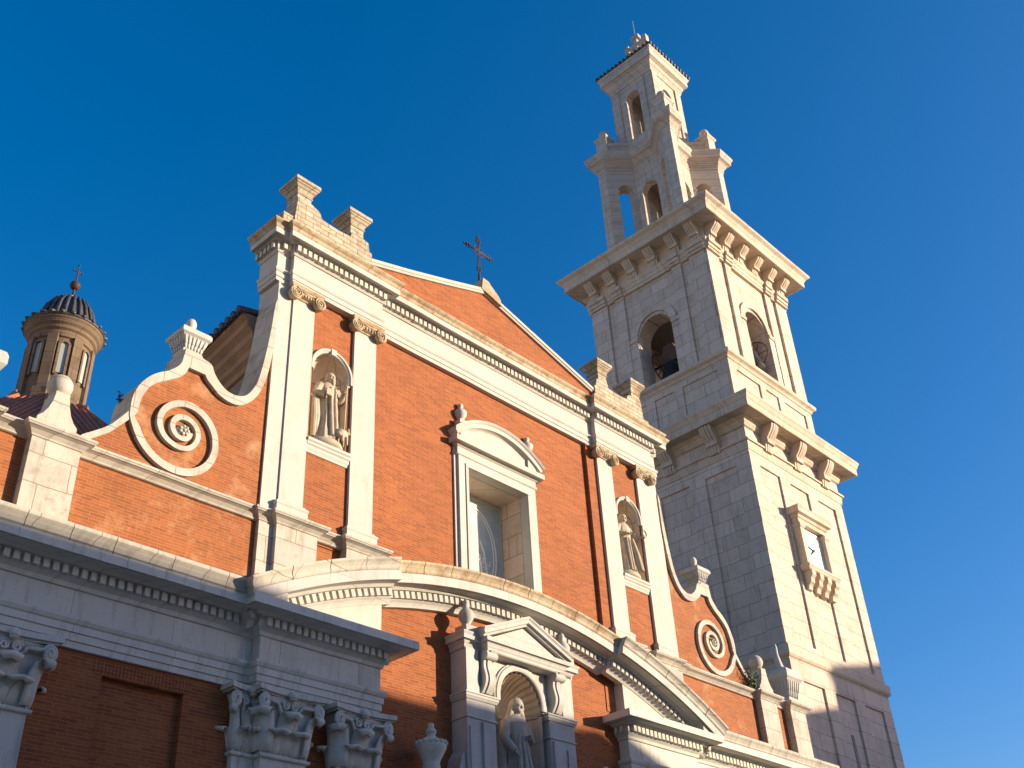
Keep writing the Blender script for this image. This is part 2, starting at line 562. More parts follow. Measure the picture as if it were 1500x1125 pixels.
# ---- segmental arch cornice
AC = (0.0, -3.12)
AR = 14.18
def arch_pts(a0, a1, n):
    return arc(AC[0], AC[1], AR, a0, a1, n)
aw = math.asin(6.9 / AR)
ab = math.asin(3.64 / AR)
ab2 = math.asin(3.20 / AR)
bedp = [(-0.12, -0.74), (0.02, -0.74), (0.04, -0.70), (0.07, -0.66), (0.11, -0.63), (0.12, -0.62), (0.12, -0.47), (0.22, -0.46), (0.25, -0.43), (0.27, -0.41), (0.45, -0.405), (0.45, -0.38), (0.48, -0.41), (0.50, -0.405), (0.50, -0.22), (-0.12, -0.22)]
cyp = [(-0.30, -0.215), (0.50, -0.215), (0.515, -0.20), (0.525, -0.18), (0.53, -0.13), (0.56, -0.08), (0.60, -0.04), (0.605, 0.0), (-0.45, 0.03)]
for nm, a0, a1, yf in (('left', PI / 2 + aw, PI / 2 + ab, -0.144), ('mid', PI / 2 + ab, PI / 2 - ab2, 0.02), ('right', PI / 2 - ab2, PI / 2 - aw, -0.144)):
    root = part('arch_cornice', CH)
    e = MB(); e.sweep_xz(bedp, arch_pts(a0, a1, 18), yf); obj('arch_moulding', e, 'plain', root)
    d = MB()
    L = abs(a1 - a0) * 13.6
    k = int(L / 0.15)
    for i in range(k):
        c = a0 + (a1 - a0) * (i + 0.5) / k
        da = 0.045 / 13.6
        pp = [(AC[0] + r * math.cos(c + s * da), AC[1] + r * math.sin(c + s * da)) for s, r in ((-1, AR - 0.615), (1, AR - 0.615), (1, AR - 0.475), (-1, AR - 0.475))]
        d.prism(pp, yf - 0.20, yf - 0.10)
    obj('dentil_course', d, 'plain', root)
    c = MB()
    k = max(3, int(abs(a1 - a0) * AR / 0.75))
    for i in range(k):
        b0 = a0 + (a1 - a0) * i / k
        b1 = a0 + (a1 - a0) * (i + 1) / k
        g0 = (b1 - b0) * 0.012
        jj = random.uniform(-0.006, 0.006)
        c.sweep_xz([(o + jj, n) for o, n in cyp], arch_pts(b0 + g0, b1 - g0, 4), yf)
    obj('cyma_blocks', c, 'lichen' if nm == 'mid' else 'aged', root)

for sx in (-1, 1):
    A = arc(AC[0], AC[1], AR - 0.215, PI / 2 + math.asin(6.78 / AR), PI / 2 + math.asin(6.15 / AR), 6)
    e = MB()
    e.prism([(A[-1][0], 9.063), (A[0][0], 9.063)] + [q for q in A if q[1] > 9.07], -0.15 - 0.43, 0.05)
    if sx > 0:
        e = mirx(e)
    obj('arch_springer', e, 'plain', CH)
# ---- white spandrel blocks between entablature and arch
for sx in (-1, 1):
    A = arc(AC[0], AC[1], AR - 0.735, PI / 2 + math.asin(6.2 / (AR - 0.735)), PI / 2 + math.asin(3.62 / (AR - 0.735)), 8)
    poly = [(-3.62, 9.062), (-6.2, 9.062)] + [(min(a, -3.62), b) for a, b in A if b > 9.07]
    e = MB(); e.prism(poly, -0.15, 0.115)
    if sx > 0:
        e = mirx(e)
    obj('spandrel_block', e, 'white', CH)

# ---- upper wall
uw = MB()
SBY = 0.07      # brick plane, side bays
CBY = 0.165     # brick plane, recessed centre
# centre recess with window hole
uw.box(-3.42, -1.0, CBY, 0.65, 10.6, 16.3)
uw.box(1.0, 3.42, CBY, 0.65, 10.6, 16.3)
uw.box(-1.0, 1.0, CBY, 0.65, 13.88, 16.3)
for sx in (-1, 1):
    def BX(a, b, c, d, z0, z1):
        lo, hi = sorted((sx * a, sx * b))
        uw.box(lo, hi, c, d, z0, z1)
    BX(3.42, 4.43, SBY, 0.65, 10.7, 16.3)
    BX(5.39, 6.3, SBY, 0.65, 10.7, 16.3)
    BX(4.43, 5.39, SBY, 0.65, 10.7, 12.84)
    BX(4.43, 5.39, 0.72, 0.8, 12.6, 15.4)
    arch_wall(uw, sx * 4.91 - 0.48, sx * 4.91 + 0.48, 12.84, 16.3, sx * 4.91, 0.46, 12.84, 14.62, SBY, 0.65)
obj('upper_brick_wall', uw, 'brick', CH)

# corner strips and end returns
for sx in (-1, 1):
    e = MB()
    lo, hi = sorted((sx * 5.95, sx * 6.36))
    e.box(lo, hi, 0.035, 0.70, 10.9, 16.32)
    obj('corner_strip', e, 'white', CH)

# ---- ionic pilasters
def spiral_pts(cx, cz, y, r0, turns, hand):
    out = []
    n = int(turns * 18)
    for i in range(n + 1):
        t = i / n
        a = PI / 2 + hand * t * turns * 2 * PI
        r = r0 * (1 - 0.85 * t)
        out.append((cx + r * math.cos(a), y, cz + r * math.sin(a)))
    return out

def ionic(x0, x1, parent):
    root = part('pilaster', parent)
    e = MB()
    e.box(x0, x1, 0.0, 0.30, 11.28, 15.98)
    obj('shaft', e, 'white', root)
    b = MB()
    P = [(x0, 0.3), (x0, 0.0), (x1, 0.0), (x1, 0.3)]
    b.sweep_xy([(0.16, 10.93), (0.16, 10.945), (0.10, 10.98), (0.075, 11.03), (0.075, 11.16), (0.09, 11.18), (0.085, 11.22), (0.05, 11.25), (0.03, 11.28)], P, depth=0.02)
    obj('base', b, 'white', root)
    c = MB()
    c.sweep_xy([(0.02, 15.97), (0.035, 15.98), (0.035, 16.0), (0.10, 16.02), (0.11, 16.10), (0.06, 16.12)], P, depth=0.02)
    c.sweep_xy([(0.10, 16.165), (0.12, 16.18), (0.15, 16.235), (0.15, 16.252)], P, depth=0.02)
    for s, cx in ((1, x0 - 0.03), (-1, x1 + 0.03)):
        c.lathe([(0.10, -0.06), (0.125, 0.0), (0.135, 0.08), (0.15, 0.12), (0.15, 0.155), (0.12, 0.165), (0.115, 0.155)], (cx, 0.02, 16.03), 20, axis='y')
        c.tube(spiral_pts(cx, 16.03, -0.145, 0.135, 2.2, -s if s < 0 else -1), [0.017] * 40, 6)
    n = 5
    for i in range(n):
        xx = x0 + 0.14 + (x1 - x0 - 0.28) * i / (n - 1)
        c.sphere((xx, -0.105, 16.06), 0.04, 8, 6, (0.8, 0.8, 1.1))
    c.tube([(x0 + 0.08, -0.10, 16.15), ((x0 + x1) / 2, -0.10, 16.13), (x1 - 0.08, -0.10, 16.15)], 0.025, 6)
    obj('capital', c, 'lichen', root)
    return root

for x0, x1 in ((-6.0, -5.45), (-4.37, -3.77), (3.77, 4.37), (5.45, 6.0)):
    ionic(x0, x1, CH)

# ---- pedestals under the pilasters and the string course
SL = [(-12.25, 0.3), (-12.25, -0.10), (-11.3, -0.10), (-11.3, 0.06), (-10.62, 0.06), (-10.62, -0.08), (-9.82, -0.08), (-9.82, 0.06), (-6.37, 0.06), (-6.37, 0.0), (-6.06, 0.0), (-6.06, -0.10), (-5.15, -0.10), (-5.15, 0.02), (-4.46, 0.02), (-4.46, -0.10), (-3.62, -0.10), (-3.62, 0.2)]
SL[0] = (-12.1, 0.3); SL[1] = (-12.1, -0.10)
SPROF = [(0.0, 10.74), (0.02, 10.75), (0.03, 10.775), (0.08, 10.83), (0.13, 10.855), (0.15, 10.86), (0.165, 10.885), (0.175, 10.89), (0.175, 10.93)]
for sx in (-1, 1):
    P = SL if sx < 0 else [(-x, y) for x, y in reversed(SL)]
    e = MB(); e.sweep_xy(SPROF, P, depth=0.35)
    obj('string_course', e, 'aged', CH)
    for nm, a, b, y in (('pedestal', 5.15, 6.06, -0.10), ('pedestal', 3.645, 4.46, -0.10), ('pedestal', 9.82, 10.62, -0.08), ('pedestal', 11.3, 12.1, -0.10)):
        e = MB()
        lo, hi = sorted((sx * a, sx * b))
        e.box(lo, hi, y, 0.3, 9.2, 10.742)
        obj(nm, e, 'aged', CH)
    e = MB()
    lo, hi = sorted((sx * 6.06, sx * 6.37))
    e.box(lo, hi, 0.0, 0.3, 9.2, 10.742)
    obj('pedestal', e, 'aged', CH)

# ---- upper entablature
PU = [(-6.45, 0.66), (-6.45, 0.03), (-6.13, 0.03), (-6.13, -0.10), (-3.70, -0.10), (-3.70, 0.05), (3.70, 0.05), (3.70, -0.10), (6.13, -0.10), (6.13, 0.03), (6.45, 0.03), (6.45, 0.66)]
e = MB(); e.sweep_xy([(0.0, 16.235), (0.0, 16.33), (0.02, 16.335), (0.02, 16.45), (0.035, 16.46), (0.05, 16.49), (0.055, 16.53)], PU, depth=0.16); obj('architrave', e, 'white', CH)
e = MB(); e.sweep_xy([(0.0, 16.53), (0.0, 16.96)], PU, depth=0.12); obj('frieze', e, 'white', CH)
e = MB(); e.sweep_xy([(0.0, 16.96), (0.02, 16.965), (0.05, 17.01), (0.06, 17.02), (0.06, 17.19), (0.15, 17.195), (0.17, 17.22), (0.26, 17.225), (0.27, 17.20), (0.28, 17.205), (0.28, 17.34)], PU, depth=0.12)
co = obj('cornice', e, 'white', CH)
e = MB(); e.sweep_xy([(0.10, 17.342), (0.285, 17.342), (0.295, 17.36), (0.31, 17.42), (0.35, 17.455), (0.375, 17.49), (0.375, 17.52)], PU, depth=0.12); obj('cyma', e, 'lichen', co)
d = MB(); dentil_row(d, PU, 0.05, 0.135, 17.03, 17.185, 0.14, 0.085); obj('dentil_course', d, 'white', co)
# wall core up to the attic, behind the entablature
e = MB(); e.box(-6.40, 6.40, 0.17, 0.66, 16.24, 17.515); obj('wall_core', e, 'rough', CH)

# ---- attic walls with two piers each
def attic(sx):
    root = part('attic_block', CH)
    e = MB()
    poly = [(-6.15, 17.45), (-3.97, 17.45), (-3.99, 18.30), (-4.06, 18.33), (-4.10, 18.56), (-4.27, 18.62), (-4.58, 18.62), (-4.62, 18.46), (-4.95, 18.43), (-5.30, 18.45), (-5.43, 18.47), (-5.50, 18.62), (-5.74, 18.72), (-6.10, 18.72), (-6.15, 18.10)]
    e.prism(poly, -0.03, 0.42)
    e.box(-6.42, -6.155, 0.0, 0.60, 17.45, 18.12)
    if sx > 0:
        e = mirx(e)
    obj('attic_wall', e, 'rough', root)
    for cx in (-5.92, -4.42):
        e = MB()
        prf = [(0.0, 18.50), (0.0, 18.84), (0.025, 18.85), (0.025, 18.89), (0.01, 18.91), (0.03, 18.97), (0.09, 19.07), (0.12, 19.09), (0.12, 19.12), (0.145, 19.13), (0.145, 19.23), (0.09, 19.28)]
        rows = [[(cx + (0.185 + o) * a, 0.19 + (0.19 + o) * b, z) for a, b in ((-1, -1), (1, -1), (1, 1), (-1, 1))] for o, z in prf]
        e.grid(rows, True, False, True, True)
        if sx > 0:
            e = mirx(e)
        obj('pier', e, 'rough', root)
attic(-1)
attic(1)

# ---- gable pediment
e = MB()
e.prism([(-4.0, 17.45), (4.0, 17.45), (4.0, 18.10), (-0.2, 19.30), (-4.0, 18.10)], 0.10, 0.5)
gb = obj('gable_wall', e, 'brick', CH)
cp = [(-0.55, -0.02), (0.06, -0.02), (0.08, 0.03), (0.10, 0.035), (0.10, 0.12), (0.02, 0.14), (-0.55, 0.14)]
e = MB()
e.sweep_xz(cp, [(-3.96, 18.09), (-2.7, 18.46), (-1.45, 18.86), (-0.2, 19.28), (1.2, 18.88), (2.6, 18.48), (3.96, 18.09)], 0.10)
obj('gable_coping', e, 'white', CH)
e = MB()
e.prism([(-0.34, 19.33), (0.38, 19.12), (0.34, 19.32), (0.20, 19.45), (0.02, 19.58), (-0.08, 19.68), (-0.28, 19.70), (-0.31, 19.52)], -0.02, 0.50)
obj('gable_block', e, 'lichen', CH)

# ---- scroll volute walls
OUT = [(-9.92, 10.93), (-9.82, 11.12), (-9.66, 11.25), (-9.41, 11.46), (-9.24, 11.68), (-9.09, 11.90), (-9.09, 12.12), (-9.04, 12.34), (-8.95, 12.54), (-8.82, 12.72), (-8.67, 12.86), (-8.51, 12.97), (-8.36, 13.12), (-8.28, 13.25), (-8.25, 13.43), (-8.23, 13.60), (-7.90, 13.60), (-7.86, 13.54), (-7.68, 13.49), (-7.60, 13.34), (-7.47, 13.19), (-7.29, 13.08), (-7.08, 13.07), (-6.88, 13.17), (-6.73, 13.41), (-6.63, 13.73), (-6.54, 14.30), (-6.47, 14.92), (-6.42, 15.58), (-6.36, 15.75)]
INN = [(-8.95, 11.90), (-8.94, 12.10), (-8.90, 12.28), (-8.82, 12.47), (-8.72, 12.60), (-8.60, 12.70), (-8.42, 12.83), (-8.25, 12.97), (-8.16, 13.10), (-8.13, 13.22), (-7.78, 13.22), (-7.72, 13.13), (-7.60, 13.04), (-7.47, 12.94), (-7.26, 12.87), (-7.01, 12.89), (-6.78, 13.07), (-6.62, 13.31), (-6.50, 13.66), (-6.42, 14.11), (-6.36, 14.7)]
def catmull(p, k=3):
    q = []
    for i in range(len(p) - 1):
        a, b, c, d = p[max(i - 1, 0)], p[i], p[i + 1], p[min(i + 2, len(p) - 1)]
        for j in range(k):
            t = j / k
            q.append(tuple(0.5 * (2 * b[m] + (c[m] - a[m]) * t + (2 * a[m] - 5 * b[m] + 4 * c[m] - d[m]) * t * t + (3 * b[m] - a[m] - 3 * c[m] + d[m]) * t ** 3) for m in (0, 1)))
    q.append(p[-1])
    return q
OUT = catmull(OUT[:6])[:-1] + catmull(OUT[5:16]) + catmull(OUT[16:])
INN = catmull(INN[:10]) + catmull(INN[10:])
def volute(sx):
    root = part('volute', CH)
    e = MB()
    core = [(-9.74, 10.93), (-9.66, 11.09), (-9.52, 11.24), (-9.32, 11.44), (-9.15, 11.63), (-9.03, 11.90), (-9.02, 12.12), (-8.97, 12.31), (-8.88, 12.51), (-8.76, 12.65), (-8.62, 12.76), (-8.45, 12.89), (-8.30, 13.02), (-8.20, 13.16), (-8.15, 13.30), (-7.80, 13.30), (-7.66, 13.18), (-7.50, 13.03), (-7.28, 12.96), (-7.03, 12.98), (-6.82, 13.13), (-6.68, 13.36), (-6.56, 13.70), (-6.48, 14.2), (-6.36, 15.3), (-6.36, 10.93)]
    e.prism(core, 0.085, 0.62)
    if sx > 0: e = mirx(e)
    obj('brick_wall', e, 'brick_worn', root)
    # coping band: outer outline down to the inner one
    e = MB()
    o2 = OUT[15:]
    poly = o2 + list(reversed(INN)) 
    e.prism(poly, 0.0, 0.64)
    # lower concave ramp
    ramp_o = OUT[:16]
    ramp_i = [(-9.075, 11.72), (-9.20, 11.56), (-9.36, 11.36), (-9.58, 11.18), (-9.72, 11.06), (-9.78, 10.93)]
    e.prism(ramp_o + ramp_i, 0.02, 0.64)
    if sx > 0: e = mirx(e)
    obj('coping', e, 'aged', root)
    # spiral band continuing the coping
    C = (-8.05, 11.92)
    key = [(180, 1.06, 1.0), (197, 1.00, .86), (225, .945, .81), (255, .90, .76), (285, .86, .72), (315, .80, .665), (340, .745, .615), (360, .70, .575), (390, .665, .535),
           (420, .63, .50), (450, .60, .475), (480, .565, .445), (510, .55, .44), (540, .535, .425), (570, .49, .385), (600, .43, .335), (630, .405, .31), (660, .375, .28), (690, .345, .25), (720, .335, .235), (750, .325, .225), (780, .315, .215), (810, .31, .205), (840, .31, .205), (870, .295, .195), (900, .275, .178), (930, .252, .158), (960, .232, .142), (990, .215, .128), (1020, .20, .115), (1050, .185, .10), (1080, .17, .09)]
    rows = []
    def interp(a):
        for (a0, o0, i0), (a1, o1, i1) in zip(key[:-1], key[1:]):
            if a0 <= a <= a1:
                t = (a - a0) / (a1 - a0)
                return o0 + (o1 - o0) * t, i0 + (i1 - i0) * t
        return key[-1][1:]
    a = 180.0
    while a <= 1080:
        ro, ri = interp(a)
        ca, sa = math.cos(math.radians(a)), math.sin(math.radians(a))
        if a == 180:
            ro, ri = 1.04, 0.90
        ee, ii = (C[0] + ro * ca, C[1] + ro * sa), (C[0] + ri * ca, C[1] + ri * sa)
        rows.append([(ee[0], 0.1, ee[1]), (ee[0], 0.004, ee[1]), (ii[0], 0.004, ii[1]), (ii[0], 0.1, ii[1])])
        a += 6
    e = MB()
    e.grid(rows, True, False, True, True)
    e.lathe([(0.125, -0.1), (0.125, 0.0), (0.11, 0.015), (0.05, 0.025)], (C[0], 0.03, C[1]), 20, axis='y')
    for q in range(7):
        a = 2 * PI * q / 7
        e.sphere((C[0] + 0.075 * math.cos(a), -0.004, C[1] + 0.075 * math.sin(a)), 0.034, 8, 6, (1, 0.7, 1))
    e.sphere((C[0], -0.01, C[1]), 0.036, 8, 6)
    if sx > 0: e = mirx(e)
    obj('spiral', e, 'aged', root)
volute(-1)
volute(1)

# ---- fluted square vases
def vase(cx, cy, z0, s, h, parent, top='ball', neckdrop=0.0):
    root = part('fluted_vase', parent)
    e = MB()
    pr = [(0.56, 0.0), (0.56, 0.02), (0.60, 0.06), (0.62, 0.10), (0.62, 0.13), (0.58, 0.14), (0.66, 0.30), (0.82, 0.58), (0.86, 0.60), (1.0, 0.66), (1.0, 0.80), (0.92, 0.88), (0.50, 0.97), (0.40, 1.0)]
    if neckdrop:
        pr = [(1.0, -neckdrop), (0.95, -neckdrop * 0.8), (0.70, -neckdrop * 0.45), (0.55, -neckdrop * 0.2)] + pr
    e.lathe([(r * s, z0 + z * h) for r, z in pr], (cx, cy, 0), square=True)
    obj('body', e, 'plain', root)
    f = MB()
    for face in range(4):
        for i in range(6):
            t = -0.9 + 1.8 * i / 5
            for (ra, za), (rb, zb) in (((0.585, 0.15), (0.66, 0.30)), ((0.66, 0.30), (0.825, 0.58))):
                def P(r, z, tt):
                    o = r * s
                    l = tt * r * s * 0.95
                    c, sn = math.cos(face * PI / 2), math.sin(face * PI / 2)
                    return (cx + l * c + o * sn, cy + l * sn - o * c, z0 + z * h)
                f.tube([P(ra, za, t), P(rb, zb, t)], 0.045 * s + 0.006, 6)
    obj('flute_ribs', f, 'plain', root)
    k = MB()
    if top == 'ball':
        k.lathe([(0.14, 1.0), (0.13, 1.1), (0.20, 1.18), (0.27, 1.28), (0.30, 1.40), (0.24, 1.52), (0.10, 1.60), (0.02, 1.61)] and [(r * s, z0 + z * h) for r, z in [(0.30, 0.98), (0.22, 1.10), (0.26, 1.18), (0.33, 1.30), (0.33, 1.42), (0.24, 1.54), (0.10, 1.60), (0.02, 1.61)]], (cx, cy, 0), 14)
    else:
        k.tube([(cx, cy, z0 + 0.95 * h), (cx - 0.04, cy, z0 + 1.15 * h), (cx - 0.13 * s - 0.02, cy, z0 + 1.4 * h), (cx - 0.05, cy, z0 + 1.62 * h), (cx - 0.02, cy, z0 + 1.72 * h)], [0.36 * s, 0.26 * s, 0.16 * s, 0.13 * s, 0.03 * s], 8)
    obj('knob', k, 'plain', root)
    return root

for sx in (-1, 1):
    vase(sx * 8.06, 0.26, 13.58, 0.305, 0.56, CH)
    vase(sx * 11.70, 0.20, 10.99, 0.42, 1.05, CH, 'flame')

# ---- ball finials on the sphere pedestals
for sx in (-1, 1):
    root = part('ball_finial', CH)
    e = MB()
    prof = [(0.43, 10.93), (0.43, 11.04), (0.33, 11.06), (0.33, 11.13), (0.25, 11.21), (0.185, 11.33), (0.14, 11.48), (0.115, 11.64), (0.12, 11.68)]
    poly = [(sx * 10.27 - r, z) for r, z in prof] + [(sx * 10.27 + r, z) for r, z in reversed(prof)]
    e.prism(poly, -0.06, 0.34)
    obj('pedestal', e, 'aged', root)
    b = MB()
    b.lathe([(0.10, 11.66), (0.15, 11.69), (0.10, 11.72)], (sx * 10.27, 0.14, 0), 16)
    b.sphere((sx * 10.27, 0.14, 11.90), 0.205, 20, 14)
    obj('ball', b, 'aged', root)

# ---- central window
WN = part('window', CH)
e = MB()
fy = 0.06
for a, b in ((-1.26, -0.98), (0.98, 1.26)):
    e.box(a, b, fy, 0.30, 10.9, 13.86)
e.box(-1.26, 1.26, fy, 0.30, 13.86, 14.10)
for a, b in ((-1.35, -1.262), (1.262, 1.35)):
    e.box(a, b, 0.12, 0.28, 10.9, 14.30)
for a, b in ((-1.06, -0.985), (0.985, 1.06)):
    e.box(a, b, fy - 0.025, fy - 0.002, 10.9, 13.855)
e.box(-1.06, 1.06, fy - 0.025, fy - 0.002, 13.865, 13.945)
obj('frame', e, 'white', WN)
e = MB()
P = [(-1.30, 0.25), (-1.30, 0.05), (1.30, 0.05), (1.30, 0.25)]
e.sweep_xy([(0.0, 14.10), (0.02, 14.12), (0.02, 14.16), (0.0, 14.17), (0.0, 14.30), (0.03, 14.32), (0.06, 14.36), (0.07, 14.37), (0.15, 14.375), (0.155, 14.36), (0.165, 14.365), (0.165, 14.49)], P, depth=0.05)
obj('lintel_cornice', e, 'white', WN)
R = 2.27
zc = 15.25 - R
pa = math.asin(1.50 / R)
e = MB()
e.sweep_xz([(-0.18, -0.24), (0.0, -0.24), (0.03, -0.20), (0.07, -0.18), (0.12, -0.17), (0.125, -0.07), (0.15, -0.05), (0.18, 0.0), (-0.18, 0.0)], arc(0, zc, R, PI / 2 + pa, PI / 2 - pa, 26), 0.05)
obj('segmental_pediment', e, 'white', WN)
e = MB()
tp = arc(0, zc, R - 0.2, PI / 2 + pa * 0.92, PI / 2 - pa * 0.92, 20)
e.prism(tp + [(1.25, 14.46), (-1.25, 14.46)], 0.04, 0.2)
obj('tympanum', e, 'white', WN)
for sx in (-1, 1):
    e = MB()
    cx = sx * 1.13
    e.box(cx - 0.13, cx + 0.13, -0.02, 0.24, 14.49, 15.02)
    e.lathe([(0.07, 15.02), (0.06, 15.07), (0.10, 15.12), (0.145, 15.2), (0.15, 15.28), (0.12, 15.32), (0.06, 15.36), (0.05, 15.40), (0.075, 15.44), (0.06, 15.49), (0.01, 15.52)], (cx, 0.1, 0), 14)
    obj('urn_finial', e, 'white', WN)
e = MB()
for a, b in ((-0.998, -0.972), (0.972, 0.998)):
    e.box(a, b, 0.302, 1.0, 10.7, 13.9)
e.box(-0.972, 0.972, 0.302, 1.0, 13.852, 13.878)
e.box(-0.972, 0.972, 0.302, 1.0, 10.85, 10.98)
obj('reveal', e, 'tower', WN)
e = MB()
e.box(-0.965, 0.965, 0.90, 0.97, 13.745, 13.845)
for a, b in ((-0.965, -0.93), (0.93, 0.965)):
    e.box(a, b, 0.905, 0.97, 10.98, 13.745)
obj('glazing_bar', e, 'plain', WN)
e = MB()
e.box(-0.93, 0.93, 0.93, 0.95, 10.98, 13.745)
GL = obj('glass', e, 'glass', WN)
e = MB()
def ov(cx, cz, rx, rz, a0, a1, r, n=26):
    pts = []
    for i in range(n + 1):
        a = math.radians(a0 + (a1 - a0) * i / n)
        pts.append((cx + rx * math.cos(a), 0.928, cz + rz * math.sin(a)))
    e.tube(pts, r, 5)
ov(0.08, 12.45, 0.66, 1.08, -60, 240, 0.022)
ov(0.08, 12.45, 0.58, 1.00, -50, 230, 0.016)
ov(-0.36, 13.02, 0.20, 0.15, 0, 360, 0.018)
for i in range(60):
    a = random.uniform(0, 2 * PI)
    q = random.choice(((-0.4, 12.95), (0.42, 11.75), (0.45, 11.6), (0.3, 12.2), (-0.2, 11.3), (0.1, 11.25)))
    x, z = q[0] + random.gauss(0, 0.12), q[1] + random.gauss(0, 0.09)
    l = random.uniform(0.05, 0.16)
    if abs(x) < 0.72:
        e.tube([(x, 0.928, z), (x + l * 0.6 * math.cos(a), 0.928, z + l * 0.6 * math.sin(a)), (x + l * math.cos(a + 1), 0.928, z + l * math.sin(a + 1))], random.uniform(0.012, 0.028), 4)
for q in ([(0.22, 12.75), (0.34, 12.5), (0.38, 12.2), (0.46, 11.8), (0.58, 11.4)], [(-0.18, 12.7), (-0.24, 12.3), (-0.20, 11.9), (-0.26, 11.4)], [(0.2, 12.4), (0.24, 12.0), (0.22, 11.5)]):
    e.tube([(x, 0.928, z) for x, z in q], 0.024, 5)
obj('etched_figure', e, 'etch', GL)
e = MB()
fig = [(-0.28, 11.1), (0.42, 11.1), (0.36, 11.9), (0.28, 12.5), (0.20, 12.78), (0.15, 13.0), (0.10, 13.12), (-0.02, 13.12), (-0.08, 13.0), (-0.12, 12.78), (-0.22, 12.4), (-0.24, 11.8)]
e.prism(fig, 0.926, 0.9295)
obj('figure_pane', e, 'etch2', GL)

# ---- upper niches
def upper_niche(cx):
    root = part('niche', CH)
    e = MB()
    hw = 0.455
    zs = 14.62
    rows = []
    for i in range(15):
        a = PI * i / 14
        r = []
        for j in range(9):
            b = PI / 2 * j / 8
            r.append((cx - hw * math.cos(a), 0.06 + 0.62 * math.sin(a) * (1 if True else 1), zs))
        rows.append(r)
    # half cylinder
    rows = [[(cx - hw * math.cos(PI * i / 16), 0.06 + 0.55 * math.sin(PI * i / 16), z) for i in range(17)] for z in (12.84, zs)]
    # half dome
    for j in range(1, 9):
        t = PI / 2 * j / 8
        rows.append([(cx - hw * math.cos(PI * i / 16) * math.cos(t), 0.06 + 0.55 * math.sin(PI * i / 16) * math.cos(t), zs + hw * math.sin(t)) for i in range(17)])
    e.grid(rows, False, True)
    for k in (3, 6, 10, 13):
        a = PI * k / 16
        e.tube([(cx - (hw - .005) * math.cos(a) * math.cos(t * PI / 20), 0.06 + 0.545 * math.sin(a) * math.cos(t * PI / 20), zs + (hw - .005) * math.sin(t * PI / 20)) for t in range(0, 10)], 0.012, 4)
    e.tube([(cx - (hw - .003) * math.cos(PI * i / 16), 0.06 + 0.547 * math.sin(PI * i / 16), zs) for i in range(1, 16)], 0.018, 4)
    obj('niche_shell', e, 'trim', root)
    e = MB()
    ring = [(-0.05, -0.01), (0.03, -0.01), (0.05, 0.02), (0.07, 0.03), (0.07, 0.075), (-0.05, 0.085)]
    e.sweep_xz(ring, [(cx - hw, 14.50)] + arc(cx, zs, hw, PI, 0, 20) + [(cx + hw, 14.50)], SBY)
    e.prism([(cx - 0.055, zs + hw - 0.06), (cx + 0.055, zs + hw - 0.06), (cx + 0.07, zs + hw + 0.09), (cx - 0.07, zs + hw + 0.09)], -0.02, 0.1)
    obj('hood_moulding', e, 'white', root)
    e = MB()
    P = [(cx - 0.53, SBY), (cx + 0.53, SBY)]
    e.sweep_xy([(0.02, 12.55), (0.03, 12.60), (0.05, 12.64), (0.05, 12.69), (0.08, 12.72), (0.08, 12.76), (0.11, 12.79), (0.11, 12.845)], P, depth=0.5)
    obj('sill', e, 'white', root)
for sx in (-1, 1):
    upper_niche(sx * 4.91)

# ---- lower pilasters with corinthian capitals
def leaf(mb, px, py, nx, ny, z0, h, w, out=1.0):
    # a curling acanthus leaf rooted at (px, py), leaning along (nx, ny)
    cl = [(0.0, 0.0), (0.035, 0.25), (0.05, 0.5), (0.075, 0.72), (0.13, 0.90), (0.20, 0.98), (0.255, 0.95), (0.265, 0.86), (0.23, 0.80)]
    ws = [0.42, 0.46, 0.50, 0.48, 0.46, 0.46, 0.42, 0.34, 0.20]
    tx, ty = -ny, nx
    rows = []
    for (o, z), ww in zip(cl, ws):
        r = []
        for i in range(7):
            t = -1 + i / 3.0
            lob = ww * w * (1 - 0.10 * (i % 2))
            dish = -0.030 * t * t * (1 + z)
            oo = o * out + dish + 0.012 * (1 if i == 3 else 0) + 0.008 * (i % 2)
            r.append((px + tx * t * lob + nx * oo, py + ty * t * lob + ny * oo, z0 + z * h - 0.02 * t * t))
        rows.append(r)
    back = [[(q[0] - nx * 0.04, q[1] - ny * 0.04, q[2] - 0.01) for q in r] for r in rows]
    loop = [r + list(reversed(b)) for r, b in zip(rows, back)]
    mb.grid(loop, True, True, True, True)

